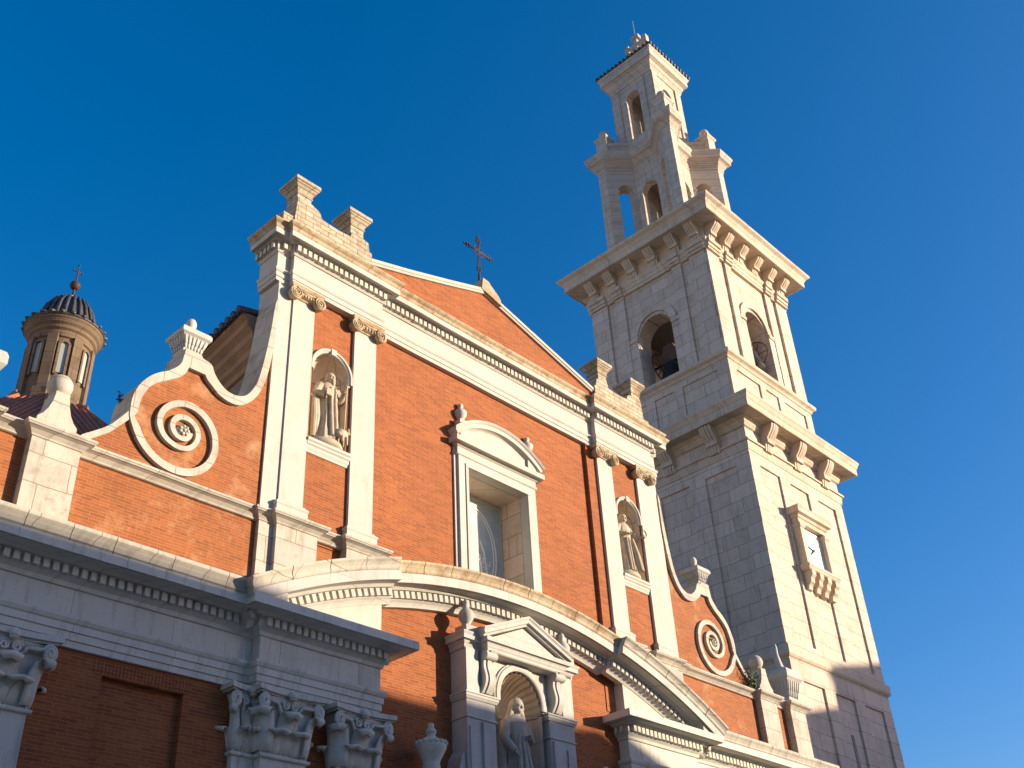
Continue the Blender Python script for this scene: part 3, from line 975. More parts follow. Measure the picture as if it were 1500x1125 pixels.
def capital(x0, x1, yf, yb, parent, left_side=True, right_side=True):
    e = MB()
    P = [(x0, yb), (x0, yf), (x1, yf), (x1, yb)]
    e.sweep_xy([(0.0, 6.60), (0.045, 6.615), (0.055, 6.64), (0.045, 6.665), (0.0, 6.68), (0.0, 7.20), (0.04, 7.42), (0.10, 7.55), (0.10, 7.575)], P, depth=0.02)
    # abacus with concave front
    xm = (x0 + x1) / 2
    n = 8
    for zz0, zz1, o in ((7.575, 7.61, 0.19), (7.612, 7.695, 0.24)):
        fr = []
        for i in range(n + 1):
            t = -1 + 2 * i / n
            fr.append((xm + t * ((x1 - x0) / 2 + o), yf - o + 0.10 * (1 - t * t)))
        poly = fr + [(x1 + o, yb), (x0 - o, yb)]
        e.prism(poly, zz0, zz1, lambda u, d, w: (u, w, d))
    e.sphere((xm, yf - 0.17, 7.61), 0.085, 10, 8, (1, .8, 1))
    for q in range(9):
        xx = x0 + 0.04 + (x1 - x0 - 0.08) * q / 8
        e.tube([(xx, yf - 0.004, 6.69), (xx, yf - 0.004, 7.16)], 0.016, 5)
    w = (x1 - x0)
    for fx in (0.27, 0.73):
        leaf(e, x0 + w * fx, yf, 0, -1, 6.69, 0.37, w * 0.50)
    for fx in (0.5,):
        leaf(e, x0 + w * fx, yf - 0.02, 0, -1, 6.72, 0.64, w * 0.46, 1.05)
    for sx, xc in ((-1, x0), (1, x1)):
        leaf(e, xc, yf, sx * 0.72, -0.70, 6.72, 0.66, w * 0.42, 1.0)
    ymid = (yf + min(yb, yf + 0.5)) / 2
    if left_side:
        leaf(e, x0, ymid, -1, 0, 6.69, 0.37, 0.28)
    if right_side:
        leaf(e, x1, ymid, 1, 0, 6.69, 0.37, 0.28)
    # volutes
    for sx, xc in ((-1, x0), (1, x1)):
        pts = []
        cxx, cz = xc + sx * 0.10, 7.44
        for i in range(28):
            t = i / 27
            a = PI * 0.9 - t * 2.1 * 2 * PI if sx > 0 else PI * 0.1 + t * 2.1 * 2 * PI
            r = 0.125 * (1 - 0.82 * t)
            pts.append((cxx + r * math.cos(a) * 0.8, yf - 0.15 - 0.02 * t, cz + r * math.sin(a)))
        st = [(xm + sx * 0.05, yf - 0.03, 7.02), (xm + sx * 0.10, yf - 0.05, 7.25), (xm + sx * w * 0.28, yf - 0.10, 7.48)]
        e.tube(st + pts, [0.035] * 3 + [0.034] * 28, 6)
        pts2 = []
        for i in range(20):
            t = i / 19
            a = PI * 0.1 + t * 1.6 * 2 * PI if sx > 0 else PI * 0.9 - t * 1.6 * 2 * PI
            r = 0.08 * (1 - 0.8 * t)
            pts2.append((xm + sx * 0.095 + r * math.cos(a), yf - 0.10, 7.46 + r * math.sin(a)))
        e.tube(pts2, 0.024, 6)
    return obj('capital', e, 'lower', parent)

def corinthian(x0, x1, yf, parent):
    root = part('lower_pilaster', parent)
    e = MB()
    e.box(x0, x1, yf, 0.3, 0.0, 6.62)
    obj('shaft', e, 'lower', root)
    capital(x0, x1, yf, 0.25, root)
for sx in (-1, 1):
    for a, b, y in ((6.09, 5.20, -0.18), (4.55, 3.68, -0.18), (10.75, 9.84, -0.02)):
        lo, hi = sorted((sx * a, sx * b))
        corinthian(lo, hi, y, CH)
    # setback strip beside the second pilaster
    lo, hi = sorted((sx * 6.50, sx * 6.10))
    root = part('lower_pilaster', CH)
    e = MB(); e.box(lo, hi, 0.0, 0.3, 0, 6.62); obj('shaft', e, 'lower', root)
    capital(lo, hi, -0.0, 0.25, root, sx < 0, sx > 0)

# ---- soldier course above the blind panels
for sx in (-1, 1):
    e = MB()
    for i in range(28):
        x = sx * 8.08 - 0.84 + i * 0.06
        e.box(x + 0.005, x + 0.055, BY - 0.006, BY + 0.05, 7.43, 7.66)
    obj('brick_lintel', e, 'brick', CH)

# ---- aedicule with the lower niche
AE = part('aedicule', CH)
e = MB()
AY = -0.30
for sx in (-1, 1):
    def BX(a, b, y0, y1, z0, z1, mb=e):
        lo, hi = sorted((sx * a, sx * b))
        mb.box(lo, hi, y0, y1, z0, z1)
    BX(1.58, 0.80, AY, 0.115, 6.0, 8.06)
    BX(1.58, 0.80, AY, 0.115, 8.10, 8.42)
    BX(1.58, 1.24, AY - 0.02, 0.115, 8.56, 9.50)
    BX(1.24, 0.80, AY + 0.08, 0.115, 8.56, 9.50)
    BX(1.18, 0.86, AY - 0.05, AY - 0.002, 6.0, 8.02)
    BX(1.52, 1.30, AY - 0.03, AY - 0.002, 6.0, 7.9)
arch_wall(e, -0.80, 0.80, 8.56, 9.50, 0, 0.66, 8.5, 8.66, AY + 0.06, 0.115)
obj('niche_frame', e, 'plain', AE)
e = MB()
for sx in (-1, 1):
    lo, hi = sorted((sx * 1.58, sx * 0.78))
    e.sweep_xy([(0.0, 8.42), (0.02, 8.425), (0.04, 8.47), (0.05, 8.48), (0.05, 8.52), (0.07, 8.53), (0.07, 8.56)], [(lo, 0.11), (lo, AY), (hi, AY), (hi, 0.11)], depth=0.02)
    e.sweep_xy([(0.015, 8.06), (0.03, 8.075), (0.015, 8.10)], [(lo, 0.11), (lo, AY), (hi, AY), (hi, 0.11)], depth=0.02)
    e.sweep_xy([(0.0, 9.42), (0.02, 9.44), (0.02, 9.50), (0.05, 9.54), (0.06, 9.57), (0.12, 9.575), (0.12, 9.65), (0.15, 9.70), (0.15, 9.72)],
               [(sx * 1.60 if sx < 0 else 1.22, 0.11), (sx * 1.60 if sx < 0 else 1.22, AY), (sx * 1.22 if sx < 0 else 1.60, AY), (sx * 1.22 if sx < 0 else 1.60, 0.11)], depth=0.05)
e.sweep_xy([(0.0, 9.40), (0.02, 9.42), (0.02, 9.47), (0.04, 9.50), (0.05, 9.54), (0.07, 9.575), (0.12, 9.58), (0.12, 9.67)], [(-1.14, 0.11), (-1.14, -0.49), (1.14, -0.49), (1.14, 0.11)], depth=0.3)
obj('impost_and_cornice', e, 'plain', AE)
e = MB()
e.sweep_xz([(-0.55, -0.02), (0.06, -0.02), (0.08, 0.02), (0.13, 0.03), (0.13, 0.09), (0.16, 0.13), (0.16, 0.16), (-0.55, 0.16)], [(-1.30, 9.67), (0.0, 10.20), (1.30, 9.67)], -0.48)
obj('triangular_pediment', e, 'plain', AE)
e = MB()
e.prism([(-1.12, 9.67), (1.12, 9.67), (0, 10.16)], -0.46, 0.1)
obj('tympanum', e, 'plain', AE)
# ring round the niche
e = MB()
e.sweep_xz([(-0.02, -0.02), (0.05, -0.02), (0.065, 0.01), (0.065, 0.09), (0.04, 0.11), (0.04, 0.135), (-0.02, 0.14)], [(-0.64, 8.58)] + arc(0, 8.66, 0.64, PI, 0, 26) + [(0.64, 8.58)], AY + 0.06)
obj('archivolt', e, 'plain', AE)
# niche shell: half cylinder and ribbed scallop dome
e = MB()
rows = [[(-0.64 * math.cos(PI * i / 24), AY + 0.06 + 0.66 * math.sin(PI * i / 24), z) for i in range(25)] for z in (6.0, 8.50)]
e.grid(rows, False, True)
e.tube([(-0.635 * math.cos(PI * i / 24), AY + 0.06 + 0.65 * math.sin(PI * i / 24), 8.50) for i in range(1, 24)], 0.035, 6)
NR = 15
rows = []
for j in range(0, 15):
    t = PI / 2 * j / 14 if j < 14 else PI / 2 * 0.985
    r = []
    for i in range(NR * 6 + 1):
        a = PI * i / (NR * 6)
        rib = 1 - 0.075 * abs(math.sin(a * NR)) * math.cos(t) 
        # scallop opens to the front: fan from the back centre
        x = -0.64 * math.cos(a) * math.cos(t) * rib
        z = 8.52 + 0.14 * math.cos(t) * math.sin(a) + 0.62 * math.sin(a) * math.cos(t) * rib
        y = AY + 0.06 + 0.64 * math.sin(t)
        r.append((x, y, z))
    rows.append(r)
e.grid(rows, False, False)
obj('scallop_niche', e, 'trim', AE)
# scroll consoles carrying the pediment
for sx in (-1, 1):
    e = MB()
    prof = []
    for i in range(15):
        t = i / 14
        z = 9.42 - t * 0.82
        y = -0.49 + 0.20 * t + 0.07 * math.sin(t * 2 * PI) - 0.03
        prof.append((y, z))
    poly = prof + [(0.0, 8.60), (0.0, 9.42)]
    cx = sx * 1.03
    for a, b, dd in ((-0.14, -0.06, 0.0), (-0.055, 0.055, 0.025), (0.06, 0.14, 0.0)):
        e.prism([(y - dd if y < -0.05 else y, z) for y, z in poly], cx + a, cx + b, lambda u, d, w: (d, u, w))
    e.lathe([(0.085, -0.15), (0.085, 0.15)], (0, 0, 0), 14)
    e.s[-16:] = [False] * 16
    k = len(e.v) - 28
    e.xf(lambda q: (cx + q[2], -0.44 + q[0], 9.33 + q[1]), k)
    obj('console', e, 'plain', AE)
    u = MB()
    cx = sx * 1.47
    u.box(cx - 0.16, cx + 0.16, -0.40, -0.08, 9.72, 9.88)
    u.lathe([(0.10, 9.88), (0.08, 9.93), (0.09, 9.96), (0.15, 10.06), (0.165, 10.15), (0.13, 10.22), (0.08, 10.27), (0.05, 10.34), (0.07, 10.39), (0.05, 10.45), (0.01, 10.48)], (cx, -0.24, 0), 14)
    obj('urn_finial', u, 'plain', AE)
    s = MB()
    pts = [(sx * 1.60, 6.0), (sx * 2.05, 6.0), (sx * 1.98, 6.25), (sx * 1.86, 6.6), (sx * 1.78, 6.95), (sx * 1.70, 7.3), (sx * 1.60, 7.45)]
    s.prism(pts, AY + 0.05, 0.115)
    obj('side_scroll', s, 'plain', AE)
    u = MB()
    cx = sx * 2.52
    u.lathe([(0.22, 6.0), (0.22, 6.35), (0.16, 6.42), (0.14, 6.9), (0.17, 6.98), (0.15, 7.03), (0.165, 7.08), (0.23, 7.20), (0.28, 7.30), (0.285, 7.36), (0.24, 7.42), (0.13, 7.48), (0.08, 7.52), (0.075, 7.55), (0.10, 7.58), (0.095, 7.63), (0.05, 7.68), (0.06, 7.72), (0.04, 7.76), (0.01, 7.77)], (cx, -0.3, 0), 18)
    for i in range(16):
        a = 2 * PI * i / 16
        u.sphere((cx + 0.27 * math.cos(a), -0.3 + 0.27 * math.sin(a), 7.385), 0.042, 8, 6)
    obj('large_urn', u, 'lower', AE)
# portal with door under the aedicule
e = MB()
for sx in (-1, 1):
    lo, hi = sorted((sx * 1.5, sx * 2.9))
    e.box(lo, hi, -0.3, 0.115, 0, 5.0)
e.box(-2.9, 2.9, -0.3, 0.115, 5.0, 5.6)
e.sweep_xy([(0.0, 5.602), (0.1, 5.7), (0.3, 5.75), (0.3, 5.9), (0.35, 6.0)], [(-2.9, 0.11), (-2.9, -0.3), (2.9, -0.3), (2.9, 0.11)], depth=0.05)
PT = obj('portal', e, 'lower', CH)
e = MB()
for sx in (-1, 1):
    lo, hi = sorted((sx * 0.01, sx * 1.5))
    e.box(lo, hi, 0.0, 0.1, 0, 5.0)
    for k in range(4):
        lo, hi = sorted((sx * 0.2, sx * 1.3))
        e.box(lo, hi, -0.03, -0.002, 0.3 + k * 1.2, 1.2 + k * 1.2)
obj('door', e, 'oak', PT)

# ================================================================== NAVE BEHIND
NV = thing('church_nave', 'shaded nave wall with brown tiled eaves behind the left scroll', 'church', (-6, 8, 0))
nx = lambda y: -6.10 + (y - 1.0) * 0.105
e = MB()
e.add([(nx(1.02), 1.02, 0), (nx(6.0), 6.0, 0), (5.5, 6.0, 0), (5.5, 1.02, 0), (nx(1.02), 1.02, 15.2), (nx(6.0), 6.0, 15.2), (5.5, 6.0, 15.2), (5.5, 1.02, 15.2)],
      [(0, 1, 5, 4), (1, 2, 6, 5), (2, 3, 7, 6), (3, 0, 4, 7), (4, 5, 6, 7), (0, 3, 2, 1)])
nv = e
e.box(-6.12, -5.5, 0.68, 1.03, 0, 15.2)
obj('nave_wall', nv, 'rubble', NV)
e = MB()
e.sweep_xy([(0.0, 14.72), (0.06, 14.74), (0.08, 14.87), (0.16, 14.94), (0.17, 15.07), (0.28, 15.18), (0.30, 15.32), (0.42, 15.42), (0.44, 15.54), (0.54, 15.62), (0.55, 15.70)], [(nx(6.0), 6.0), (nx(0.72), 0.72)], depth=0.3)
obj('eaves_cornice', e, 'eave', NV)
e = MB()
rf = [(nx(0.72) - 0.62, 0.72, 15.71), (nx(6.0) - 0.62, 6.0, 15.71), (0, 6.0, 17.2), (0, 0.72, 17.2)]
e.add(rf + [(a, b, c - 0.05) for a, b, c in rf], [(0, 1, 2, 3), (7, 6, 5, 4), (0, 4, 5, 1), (1, 5, 6, 2), (2, 6, 7, 3), (3, 7, 4, 0)])
rf2 = [(-a, b, c) for a, b, c in rf]
e.add(rf2 + [(a, b, c - 0.05) for a, b, c in rf2], [(3, 2, 1, 0), (4, 5, 6, 7), (1, 5, 4, 0), (2, 6, 5, 1), (3, 7, 6, 2), (0, 4, 7, 3)])
y = 0.80
while y < 6:
    a = Vector((nx(y) - 0.66, y, 15.72)); b = Vector((-0.1, y, 17.22))
    e.tube([a, b], 0.085, 8)
    y += 0.24
obj('tile_roof', e, 'darktile', NV)  # nave tiles: shade is put into their dark colour

# ================================================================== CHAPEL DOME AND LANTERN
CX, CY = -8.68, 4.5
DM = thing('chapel_dome', 'dark red tiled chapel roof carrying a round brown stone lantern', 'dome', (CX, CY, 0))
e = MB()
e.box(-11.6, -6.5, 1.6, 7.4, 0, 12.0)
obj('chapel_wall', e, 'rubble', DM)
e = MB()
e.lathe([(3.05, 11.85), (3.05, 12.0), (0.80, 14.02), (0.6, 14.05)], (CX, CY, 0), 8, a0=PI / 8, a1=PI / 8 + 2 * PI)
for i in range(len(e.s)): e.s[i] = False
rf = e
for k in range(8):
    a0 = PI / 8 + k * PI / 4
    a1 = a0 + PI / 4
    for i in range(15):
        t = (i + 0.5) / 15
        def P(r, z, lift):
            p0 = Vector((math.cos(a0), math.sin(a0))); p1 = Vector((math.cos(a1), math.sin(a1)))
            return p0, p1
        p0 = Vector((math.cos(a0), math.sin(a0), 0)); p1 = Vector((math.cos(a1), math.sin(a1), 0))
        lo = p0.lerp(p1, t) * 3.09
        hn = (p0 + p1).normalized()
        # run up the slope, stop at the hip
        frac = min(1.0, 1 - abs(2 * t - 1) * 0.0)
        mid = p0.lerp(p1, 0.5)
        off = lo - mid * 3.09
        cut = abs(2 * t - 1)
        rr = max(0.80, 3.05 * cut)
        top = mid * rr + off
        zt = 12.0 + (3.05 - rr) / 2.25 * 2.02
        e.tube([(CX + lo.x, CY + lo.y, 12.02), (CX + top.x, CY + top.y, min(zt, 14.0) + 0.03)], 0.062, 6)
    e.tube([(CX + math.cos(a0) * 3.08, CY + math.sin(a0) * 3.08, 12.02), (CX + math.cos(a0) * .80, CY + math.sin(a0) * .80, 14.06)], 0.085, 6)
obj('tile_roof', rf, 'tile', DM)
LT = part('lantern', DM)
e = MB()
e.lathe([(0.80, 13.75), (0.80, 14.10), (0.74, 14.16), (0.62, 14.22), (0.62, 15.62), (0.66, 15.64), (0.66, 15.72), (0.64, 15.74), (0.64, 15.80), (0.69, 15.84), (0.70, 15.90), (0.755, 15.95), (0.765, 16.01), (0.80, 16.05), (0.80, 16.10), (0.5, 16.14)], (CX, CY, 0), 56)
e.s = [False] * len(e.s)
for k in range(8):
    a = k * PI / 4 + 0.1
    c, s = math.cos(a), math.sin(a)
    def W(u, o, z): return (CX + c * (0.605 + o) - s * u, CY + s * (0.605 + o) + c * u, z)
    n0 = len(e.v)
    e.box(-0.10, 0.10, 0, 0.085, 14.14, 15.66)
    e.xf(lambda q: W(q[0], q[1], q[2]), n0)
    n0 = len(e.v)
    e.box(-0.14, 0.14, 0, 0.20, 13.75, 14.26)
    e.xf(lambda q: W(q[0], q[1], q[2]), n0)
obj('drum', e, 'drumstone', LT)
for k in range(8):
    a = (k + 0.5) * PI / 4 + 0.1
    c, s = math.cos(a), math.sin(a)
    w = MB()
    pts = [(-0.075, 14.75), (0.075, 14.75)] + arc(0, 15.42, 0.075, 0, PI, 8)
    w.prism(pts, 0.58, 0.635, lambda u, d, z: (CX + c * d - s * u, CY + s * d + c * u, z))
    obj('lantern_window', w, 'pale', LT)
    r = MB()
    pp = [(-0.125, 14.68)] + arc(0, 15.42, 0.125, PI, 0, 10) + [(0.125, 14.68)]
    inner = [(-0.075, 14.68)] + arc(0, 15.42, 0.075, PI, 0, 10) + [(0.075, 14.68)]
    rows = [[(u, d, z) for (u, z), d in ((o, 0.60), (o, 0.675), (i, 0.675), (i, 0.60))] for o, i in zip(pp, inner)]
    r.grid(rows, True, False, True, True)
    r.xf(lambda q: (CX + c * q[1] - s * q[0], CY + s * q[1] + c * q[0], q[2]))
    obj('window_surround', r, 'drumstone', LT)
e = MB()
e.lathe([(0.84, 16.09), (0.84, 16.13), (0.70, 16.20), (0.58, 16.23), (0.555, 16.42), (0.48, 16.68), (0.33, 16.92), (0.14, 17.08), (0.05, 17.11)], (CX, CY, 0), 24)
for k in range(24):
    a = 2 * PI * k / 24
    c, s = math.cos(a), math.sin(a)
    e.tube([(CX + c * r, CY + s * r, z) for r, z in ((0.865, 16.13), (0.71, 16.22), (0.592, 16.25), (0.57, 16.43), (0.495, 16.69), (0.345, 16.93))], 0.038, 5)
obj('cupola', e, 'darktile', LT)
e = MB()
e.tube([(CX, CY, 17.1), (CX, CY, 18.05)], [0.03, 0.012], 6)
e.sphere((CX + 0.0, CY, 17.47), 0.115, 14, 10)
e.tube([(CX - 0.10, CY, 17.86), (CX + 0.10, CY, 17.86)], 0.012, 5)
for q in ((-0.10, 17.86), (0.10, 17.86), (0.0, 18.05)):
    e.sphere((CX + q[0], CY, q[1]), 0.025, 6, 5)
obj('spire_cross', e, 'iron', LT)
e = MB()
e.lathe([(0.08, 17.08), (0.10, 17.13), (0.04, 17.18)], (CX, CY, 0), 10)
obj('cap', e, 'plain', LT)

DM.scale = (1.283, 1.283, 1.283)
DM.location = (-6.51, 10.02, -0.468)

# ================================================================== BELL TOWER
TX, TY = 16.72, 4.0
TW = thing('bell_tower', 'tall square limestone bell tower with clock, bracketed cornices and openwork crown', 'tower', (TX, TY, 0))

def sq(h):
    return [(TX - h, TY - h), (TX + h, TY - h), (TX + h, TY + h), (TX - h, TY + h)]

FACES = [lambda u, d, z: (TX + u, TY - d, z),      # front (towards -y)
         lambda u, d, z: (TX - d, TY - u, z),      # left (-x)
         lambda u, d, z: (TX - u, TY + d, z),
         lambda u, d, z: (TX + d, TY + u, z)]

def fbox(mb, fn, u0, u1, d0, d1, z0, z1):
    n0 = len(mb.v)
    mb.box(u0, u1, d0, d1, z0, z1)
    mb.xf(lambda q: fn(q[0], q[1], q[2]), n0)

H = 3.19
e = MB()
e.box(TX - H + 0.07, TX + H - 0.07, TY - H + 0.07, TY + H - 0.07, 0, 20.6)
pan = [(-2.55, -1.28), (-0.62, 0.62), (1.28, 2.42)]
pan = [(-2.58, -1.30), (-0.63, 0.63), (1.30, 2.58)]
for i, fn in enumerate(FACES):
    zb, zt = 13.68, 19.98
    hu = H if i % 2 == 0 else H - 0.0701
    for z0, z1 in ((0, 3.0), (12.4, zb), (zt, 20.55)):
        fbox(e, fn, -hu, hu, H - 0.07, H, z0, z1)
    for a, b in ((-hu, pan[0][0]), (pan[0][1], pan[1][0]), (pan[1][1], pan[2][0]), (pan[2][1], hu)):
        fbox(e, fn, a, b, H - 0.07, H, zb, zt)
        fbox(e, fn, a, b, H - 0.07, H, 3.0, 12.4)
obj('shaft', e, 'tower', TW)
e = MB()
e.sweep_xy([(0.0, 13.02), (0.05, 13.05), (0.09, 13.10), (0.10, 13.12), (0.10, 13.38), (0.06, 13.44), (0.03, 13.46)], sq(H), True, 0.05)
obj('string_band', e, 'trim', TW)
# window slit low on the front
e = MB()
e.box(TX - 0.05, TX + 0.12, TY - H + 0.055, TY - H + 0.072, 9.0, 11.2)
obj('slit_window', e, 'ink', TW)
# mouldings, frieze and mid cornice
e = MB()
e.sweep_xy([(0.0, 20.40), (0.03, 20.42), (0.04, 20.50), (0.05, 20.51), (0.05, 20.60), (0.09, 20.78), (0.12, 20.72), (0.13, 20.74), (0.13, 20.80)], sq(H), True, 0.1)
obj('lower_moulding', e, 'trim', TW)
e = MB()
e.box(TX - H, TX + H, TY - H, TY + H, 20.55, 22.0)
obj('frieze_block', e, 'tower', TW)
HM = 3.2
e = MB()
e.sweep_xy([(0.0, 21.30), (0.06, 21.33), (0.10, 21.42), (0.12, 21.44), (0.12, 21.52), (0.20, 21.60), (0.22, 21.64), (0.60, 21.66), (0.62, 21.64), (0.64, 21.66), (0.64, 21.90), (0.67, 21.94), (0.72, 22.08), (0.75, 22.12), (0.75, 22.2), (0.30, 22.32)], sq(HM), True, 0.3)
obj('clock_stage_cornice', e, 'trim', TW)

def bracket(fn, u, d0, ztop, zbot, out, w):
    b = MB()
    prof = []
    n = 18
    for i in range(n + 1):
        t = i / n
        z = ztop - (ztop - zbot) * t
        o = out * (1 - t) ** 0.9 * 0.78 + out * 0.22 + 0.10 * out * math.sin(t * 2.2 * PI + 0.2)
        prof.append((d0 + max(0.05, o * (1 - 0.25 * t)), z))
    poly = [(d0 - 0.03, ztop)] + prof + [(d0 - 0.03, zbot)]
    k = 4
    for i in range(k):
        a = u - w / 2 + w * i / k
        bb = a + w / k * 0.82
        dd = 0.0 if i in (0, 3) else 0.02
        n0 = len(b.v)
        b.prism([(p + dd if p > d0 else p, z) for p, z in poly], a, bb)
        b.xf(lambda q: fn(q[1], q[0], q[2]), n0)
    n0 = len(b.v)
    b.box(u - w / 2 + 0.01, u + w / 2 - 0.01, d0 - 0.03, d0 + out * 0.5, zbot + (ztop - zbot) * 0.3, ztop - 0.02)
    b.xf(lambda q: fn(q[0], q[1], q[2]), n0)
    return b
for fn in FACES:
    for u in (-1.95, 0.0, 1.95):
        obj('bracket', bracket(fn, u, HM, 21.63, 20.66, 0.54, 0.48), 'trim', TW)

# belfry: pedestal stage
HB = 2.95
e = MB()
e.sweep_xy([(0.20, 22.2), (0.20, 22.42), (0.14, 22.45), (0.0, 22.48)], sq(HB), True, 0.2)
e.box(TX - HB + .06, TX + HB - .06, TY - HB + .06, TY + HB - .06, 22.2, 24.5)
for i, fn in enumerate(FACES):
    hu = HB if i % 2 == 0 else HB - 0.0601
    for z0, z1 in ((22.3, 22.95), (24.2, 24.5)):
        fbox(e, fn, -hu, hu, HB - 0.06, HB, z0, z1)
    for a, b in ((-hu, -2.45), (-0.85, -0.45), (0.45, 0.85), (2.45, hu)):
        fbox(e, fn, a, b, HB - 0.06, HB, 22.95, 24.2)
obj('belfry_pedestal', e, 'tower', TW)
e = MB()
e.sweep_xy([(0.0, 24.48), (0.04, 24.50), (0.06, 24.58), (0.10, 24.62), (0.17, 24.66), (0.19, 24.70), (0.19, 24.80), (0.12, 24.86), (0.0, 24.88)], sq(HB), True, 0.9)
obj('belfry_sill', e, 'trim', TW)
# belfry walls
e = MB()
e2 = MB()
for i, fn in enumerate(FACES):
    hu = HB - 0.10 if i % 2 == 0 else HB - 0.10 - 0.75
    hw = 0.80
    arch_wall(e, -hu, hu, 24.82, 30.0, 0, hw, 24.82, 27.30, HB - 0.10 - 0.75, HB - 0.10, lambda u, d, z, fn=fn: fn(u, d, z))
    hs = HB if i % 2 == 0 else HB - 0.0999
    for a, b in ((-hs if i % 2 else -2.93, -2.10), (-1.68, -1.24), (1.24, 1.68), (2.10, hs if i % 2 else 2.93)):
        fbox(e2, fn, a, b, HB - 0.0998, HB, 24.80, 29.9)
    for a, b in ((-1.24, -0.83), (0.83, 1.24)):
        fbox(e2, fn, a, b, HB - 0.0998, HB - 0.03, 24.80, 27.25)
        fbox(e2, fn, a, b, HB - 0.0998, HB + 0.02, 27.252, 27.42)
    n0 = len(e2.v)
    ring = arc(0, 27.42, 0.82, PI, 0, 20)
    rout = arc(0, 27.42, 1.10, PI, 0, 20)
    rows = [[(o[0], HB - 0.09, o[1]), (o[0], HB - 0.02, o[1]), (q[0], HB - 0.02, q[1]), (q[0], HB - 0.09, q[1])] for o, q in zip(rout, ring)]
    e2.grid(rows, True, False, True, True)
    e2.xf(lambda q: fn(q[0], q[1], q[2]), n0)
obj('belfry_wall', e, 'tower', TW)
obj('belfry_pilasters', e2, 'tower', TW)
e = MB()
e.box(TX - 2.1, TX + 2.1, TY - 2.1, TY + 2.1, 24.5, 24.83)
obj('belfry_floor', e, 'rubble', TW)
e = MB()
e.box(TX - 2.1, TX + 2.1, TY - 2.1, TY + 2.1, 29.0, 29.99)
obj('belfry_ceiling', e, 'rubble', TW)
# belfry entablature
e = MB()
e.sweep_xy([(0.02, 29.75), (0.02, 29.88), (0.05, 29.90), (0.05, 30.06), (0.09, 30.10), (0.12, 30.18), (0.12, 30.26)], sq(HB), True, 0.2)
e.sweep_xy([(0.0, 30.26), (0.0, 30.98)], sq(HB), True, 0.2)
for fn in FACES:
    for c in (-2.51, -1.46, 1.46, 2.51):
        w = 0.42 if abs(c) > 2 else 0.24
        fbox(e, fn, c - w, c + w, HB, HB + 0.10, 29.752, 29.87)
        fbox(e, fn, c - w, c + w, HB + 0.02, HB + 0.14, 29.872, 30.05)
        fbox(e, fn, c - w, c + w, HB + 0.04, HB + 0.20, 30.052, 30.25)
obj('belfry_architrave', e, 'trim', TW)
e = MB()
e.sweep_xy([(0.0, 30.90), (0.04, 30.92), (0.10, 30.96), (0.70, 30.985), (0.72, 30.96), (0.75, 30.98), (0.75, 31.22), (0.78, 31.26), (0.84, 31.38), (0.95, 31.46), (0.98, 31.50), (0.98, 31.57), (0.4, 31.66)], sq(HB), True, 0.3)
e.box(TX - 2.7, TX + 2.7, TY - 2.7, TY + 2.7, 30.0, 31.6)
obj('belfry_cornice', e, 'trim', TW)
for fn in FACES:
    for u in (-2.60, -1.62, -0.54, 0.54, 1.62, 2.60):
        obj('bracket', bracket(fn, u, HB, 30.97, 30.27, 0.54, 0.42), 'trim', TW)

# crown, first stage: square core with four diagonal arms ending in piers
KC, HC, SC_ = 1.13, 2.08, 0.43
CXT, CYT = TX, TY
TX, TY = 16.72, 4.22
def plan(grow=0.0):
    h, k = HC, KC
    s = SC_
    q = []
    # corner at (-h,-h): build one side then rotate
    def side():
        return [(-h, -h), (-h, -h + s), (-k, -h + s + (h - k)), (-k, h - s - (h - k)), (-h, h - s)]
    pts = side()
    out = []
    for r in range(4):
        for x, y in pts:
            c, sn = [(1, 0), (0, 1), (-1, 0), (0, -1)][r]
            # rotate clockwise so that the outline runs (-h,-h)->(-h,h)->(h,h)->(h,-h)
            if r == 0: out.append((x, y))
            elif r == 1: out.append((y, -x))
            elif r == 2: out.append((-x, -y))
            else: out.append((-y, x))
    out.reverse()          # counter-clockwise
    return [(TX + x, TY + y) for x, y in out]
CR = part('crown_first_stage', TW)
e = MB()
e.sweep_xy([(0.75, 31.55), (0.75, 32.0), (0.68, 32.06), (0.0, 32.08)], [(CXT - 2.25, CYT - 2.25), (CXT + 2.25, CYT - 2.25), (CXT + 2.25, CYT + 2.25), (CXT - 2.25, CYT + 2.25)], True, 0.3)
e.box(CXT - 2.2, CXT + 2.2, CYT - 2.2, CYT + 2.2, 31.5, 32.08)
obj('plinth', e, 'trim', CR)
